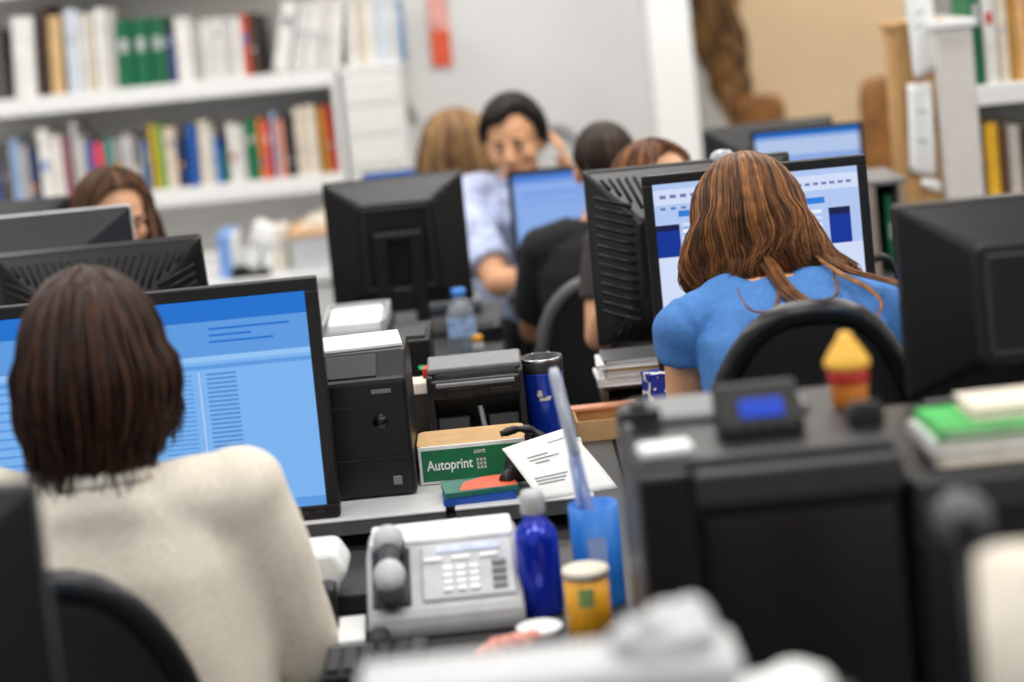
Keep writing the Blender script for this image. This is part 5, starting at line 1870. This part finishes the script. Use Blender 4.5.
# cable trunking on the wall right of the cabinet
mb = MB()
pts = [P(404, 80, YB - .012), P(410, 105, YB - .012), P(417, 120, YB - .012)]
mb.tube(pts, .014, 8)
o = mb.build('hanging_cable', mat('cord_beige', (198, 192, 184), .6), None)
tag(o, 'short beige cord hanging on the wall right of the white drawer cabinet', 'cord')

# ------------------------------------------------------------------ back right
# shaggy dried palm trunk
ypl = 7.9
bark = mat('palm_bark', (132, 98, 60), .95, var=.35, scale=22, bump=.8, bscale=60, stretch=(1, 1, .3))
barkd = mat('palm_fibre', (92, 68, 44), .95, var=.3, scale=30)
barkl = mat('palm_fibre_light', (172, 128, 68), .95, var=.3, scale=30)
tp, bp_ = P(698, -60, ypl), P(738, 118, ypl)
r = empty('dried_palm_trunk', (bp_.x, ypl, 0), 0, 'shaggy brown dried palm trunk narrowing downwards beside the white pillar', 'dried plant')
mb = MB()
pts, rr = [], []
for k in range(15):
    t = k / 14
    p = tp.lerp(bp_, t)
    pts.append(Vector((p.x - bp_.x, 0, p.z)))
    rr.append(.115 - .07 * t + .008 * math.sin(k * 2.1))
mb.tube(pts, rr, 18)
mb.build('trunk', bark, r)
rn = random.Random(11)
for mm_, cnt_ in ((bark, 60), (barkd, 60), (barkl, 40)):
    mb = MB()
    for k in range(cnt_):
        t = rn.uniform(0, .86)
        i = int(t * 14)
        c_ = pts[i]
        a_ = rn.uniform(0, 2 * PI)
        q = rr[i]
        st = c_ + Vector((q * math.cos(a_), q * math.sin(a_), 0))
        dx = (pts[14] - pts[0]).normalized()
        en = st + dx * rn.uniform(.08, .16) + Vector((math.cos(a_), math.sin(a_), 0)) * rn.uniform(-.005, .018)
        mb.tube([st, st.lerp(en, .5) + Vector((math.cos(a_), math.sin(a_), 0)) * .012, en], [.009, .008, .002], 6)
    mb.build('fibre', mm_, r)
hgt = bp_.z + .02
MB().lathe([(.11, 0), (.14, .04), (.15, .3), (.145, .32), (.12, .3)], seg=28).build('pot', 'brown', r)
MB().tube([Vector((0, 0, .28)), Vector((.004, 0, hgt * .6)), Vector((0, 0, hgt + .04))], [.045, .038, .034], 14).build('lower_trunk', bark, r)
# two brown padded chair backs in front of the beige wall
wick = mat('brown_leatherette', (140, 92, 40), .5, var=.2, scale=14, bump=.1, bscale=80)
def tub_chair(label, px, pyt, y, hw_, ht, rz=0):
    p = P(px, pyt, y)
    r_ = empty('armchair', (p.x, y, 0), rz, label, 'chair')
    zt_c = p.z
    pts_ = []
    mb = MB()
    n = 20
    outer, inner = [], []
    rings = []
    for (z_, k_) in ((.4, .8), (.5, .92), (zt_c - .25 * ht, 1.0), (zt_c - .08 * ht, .9), (zt_c - .01, .6)):
        ring = []
        for i in range(n):
            t = 2 * PI * i / n
            ring.append(Vector((hw_ * k_ * math.cos(t), .05 * math.sin(t) + .16, z_)))
        rings.append(ring)
    mb.loft(rings)
    mb.build('backrest', wick, r_)
    mb = MB()
    o2 = rrect(hw_ * 2, .4, .06, 5)
    mb.loft([[Vector((a_ * k_, b_ * k_ - .05, z_)) for a_, b_ in o2] for k_, z_ in ((.95, .36), (1, .38), (1, .43), (.93, .46))])
    mb.build('seat', wick, r_)
    for sx in (-1, 1):
        for sy in (-1, 1):
            MB().cyl((sx * hw_ * .8, sy * .17 - .04, 0), (sx * hw_ * .75, sy * .15 - .04, .37), .014, .018).build('leg', 'brown', r_)
    return r_
tub_chair('rounded brown chair back low beside the palm trunk', 764, 95, 7.6, .10, .3)
ya = 6.7
tub_chair('tall brown chair back beside the wooden board', 895, 76, ya, .10, .4)
# wooden end panel with papers
yc2 = 5.12
xa2, xb3 = P(893, 110, yc2).x, P(946, 110, yc2).x
ztw = P(897, 22, yc2).z
r = empty('wooden_board', ((xa2 + xb3) / 2, yc2 + .03, 0), 0, 'tall pale wooden board with papers pinned on it, left of the white shelving', 'board')
ww2 = xb3 - xa2
MB().box((0, 0, ztw / 2), (ww2, .06, ztw)).build('board', 'wood', r, bevel=.004)
MB().box((0, -.005, ztw - .008), (ww2 + .016, .07, .018)).build('top', 'wood', r, bevel=.003)
MB().box((ww2 * .42, -.033, ztw / 2 - .02), (ww2 * .16, .012, ztw - .05)).build('edge_strip', mat('dark_wood', (150, 100, 46), .5, var=.15, scale=9, stretch=(12, 12, 1.2)), r, bevel=.002)
MB().box((-ww2 * .40, -.033, ztw / 2 - .02), (ww2 * .18, .010, ztw - .05)).build('edge_strip', 'wood', r, bevel=.002)
def pinned(label, quad, lines, sx):
    y = yc2 - .012
    pts_ = [P(a_, b_, y - .002 * i) for i, (a_, b_) in enumerate(quad)]
    o0 = sum(pts_, Vector()) / 4
    r_ = empty('paper_sheet', tuple(o0), 0, label, 'paper')
    mb = MB()
    n = 10
    def S(u, v):
        p = pts_[0].lerp(pts_[1], u).lerp(pts_[3].lerp(pts_[2], u), v) - o0
        return p + Vector((0, -.006 * math.sin(PI * v) - .004 * math.sin(PI * u * 2), 0))
    g = [[mb.bm.verts.new(S(i / n, j / n)) for i in range(n + 1)] for j in range(n + 1)]
    for j in range(n):
        for i in range(n):
            mb.bm.faces.new((g[j][i], g[j][i + 1], g[j + 1][i + 1], g[j + 1][i])).smooth = True
    mb.build('sheet', 'paper', r_, solid=.001)
    mb = MB()
    for (u0, u1, v) in lines:
        e = Vector((0, -.0012, 0))
        for k in range(4):
            ua, ub = u0 + (u1 - u0) * k / 4, u0 + (u1 - u0) * (k + 1) / 4
            mb.quad(S(ua, v) + e, S(ub, v) + e, S(ub, v + .018) + e, S(ua, v + .018) + e)
    mb.build('print', 'ink', r_)
    return r_
pinned('long white paper pinned at the top of the wooden board', [(903, -14), (931, -18), (936, 70), (914, 80)], [(.3, .7, .3), (.25, .6, .45)], 1)
pinned('white paper pinned lower on the wooden board', [(907, 84), (931, 82), (936, 178), (909, 172)], [(.35, .8, .3), (.3, .75, .62)], 1)
pinned('small paper corner under the lower pinned sheet', [(921, 178), (939, 180), (942, 194), (921, 186)], [], 1)
# white shelving at the far right
yd = 5.06
xp0, xp1 = P(938, 60, yd).x, P(975, 60, yd).x
ztp = P(955, 19, yd).z
zsh = P(1000, 84, yd).z
xr2 = xp1 + .5
r = empty('shelving_unit', ((xp0 + xr2) / 2, yd + .17, 0), 0, 'white shelving unit with a thick end post at the right edge', 'shelving')
ox = (xp0 + xr2) / 2
MB().box(((xp0 + xp1) / 2 - ox, 0, ztp / 2), (xp1 - xp0, .33, ztp)).build('end_post', mat('post_white', (214, 208, 203), .6, var=.02), r, bevel=.004)
MB().box(((xp0 + xp1) / 2 - ox, -.004, ztp - .012), (xp1 - xp0 + .016, .345, .022)).build('post_cap', 'white', r, bevel=.004)
zlow = P(1000, 200, yd).z
for zz, t2 in ((zsh, .052), (zlow, .04), (.4, .04)):
    MB().box(((xp1 + xr2) / 2 - ox, 0, zz - t2 / 2), (xr2 - xp1, .33, t2)).build('shelf', shl, r, bevel=.003)
MB().box(((xp0 + xr2) / 2 - ox, .17, .95), (xr2 - xp0, .012, 1.9)).build('back_panel', mat('grey_back', (150, 148, 146), .7), r)
MB().box((xr2 - ox, 0, .95), (.02, .33, 1.9)).build('side_panel', shl, r, bevel=.002)
rt = [(972, 984, -28, (0, 100, 56), 0, 'binder'), (985, 998, -6, WH, 0, 'book'), (999, 1010, -2, CR, 0, 'book'), (1011, 1017, -6, (196, 146, 60), 0, 'book'), (1018, 1030, -8, (222, 170, 110), 0, 'book'), (1031, 1044, -8, WH2, 0, 'book')]
books(rt, yd, zsh, 'the upper shelf at the right edge', 'books on the right-hand shelving', .2)
rl = [(978, 988, 126, (70, 72, 78), 0, 'book'), (989, 1003, 124, (232, 176, 34), 0, 'book'), (1004, 1011, 128, (96, 64, 40), 0, 'book'), (1012, 1024, 126, (190, 180, 170), 0, 'book'), (1025, 1038, 128, (70, 60, 54), 0, 'book')]
books(rl, yd, zlow, 'the lower shelf at the right edge', 'books on the right-hand shelving', .2)
# grey metal rack with a green folder, brown bag behind the blue shirt
yr = 4.78
r, w_, h_ = simple_box('shelf_rack', 'grey metal rack with a green folder between the small blue screen and wooden board', 'rack', 864, 893, 184, 0, yr, .26, 'black_matte', base=DESK)
r.children[0].name = 'rack_back'
for ch in list(r.children):
    ch.scale = (1, .06, 1)
    ch.location = (0, .12, 0)
mb = MB()
for sx in (-1, 1):
    mb.box((sx * (w_ / 2), -.01, h_ / 2), (.014, .25, h_))
mb.build('rack_side', mat('rack_taupe', (150, 134, 122), .5), r, bevel=.002)
MB().box((0, -.01, h_ + .004), (w_ + .03, .26, .012)).build('rack_top', 'mgrey', r, bevel=.003)
MB().box((0, -.01, .006), (w_, .25, .01)).build('rack_floor', 'mgrey', r)
r2, w2_, h2_ = simple_box('folder', 'green folder standing in the grey metal rack', 'folder', 877, 884, 196, 0, yr + .03, .16, 'green', base=DESK + .0115, bevel=.001)
MB().box((0, -.0812, h2_ * .55), (w2_ * .5, .002, h2_ * .2)).build('spine_label', 'lgrey', r2)
mb = MB()
mb.ell((0, 0, .07), (.085, .06, .075))
mb.ell((.05, .0, .09), (.05, .05, .06))
mb.ell((-.05, .0, .05), (.05, .05, .05))
me = remesh(mb, .008, 3)
for v in me.vertices:
    v.co += v.normal * .008 * noise.noise(v.co * 22)
    v.co.z = max(v.co.z, 0)
yb3 = 3.86
r = empty('handbag', (P(884, 270, yb3).x, yb3, DESK), 0, 'dark brown cloth bag right of the white form screen', 'bag')
link('bag_body', me, mat('bag_brown', (78, 66, 58), .9, var=.15), r)
MB().tube(smooth_pts([Vector((-.07, -.03, .11)), Vector((-.05, -.05, .2)), Vector((.0, -.04, .215)), Vector((.04, -.04, .13))], 6), .008, 8).build('strap', 'black', r)
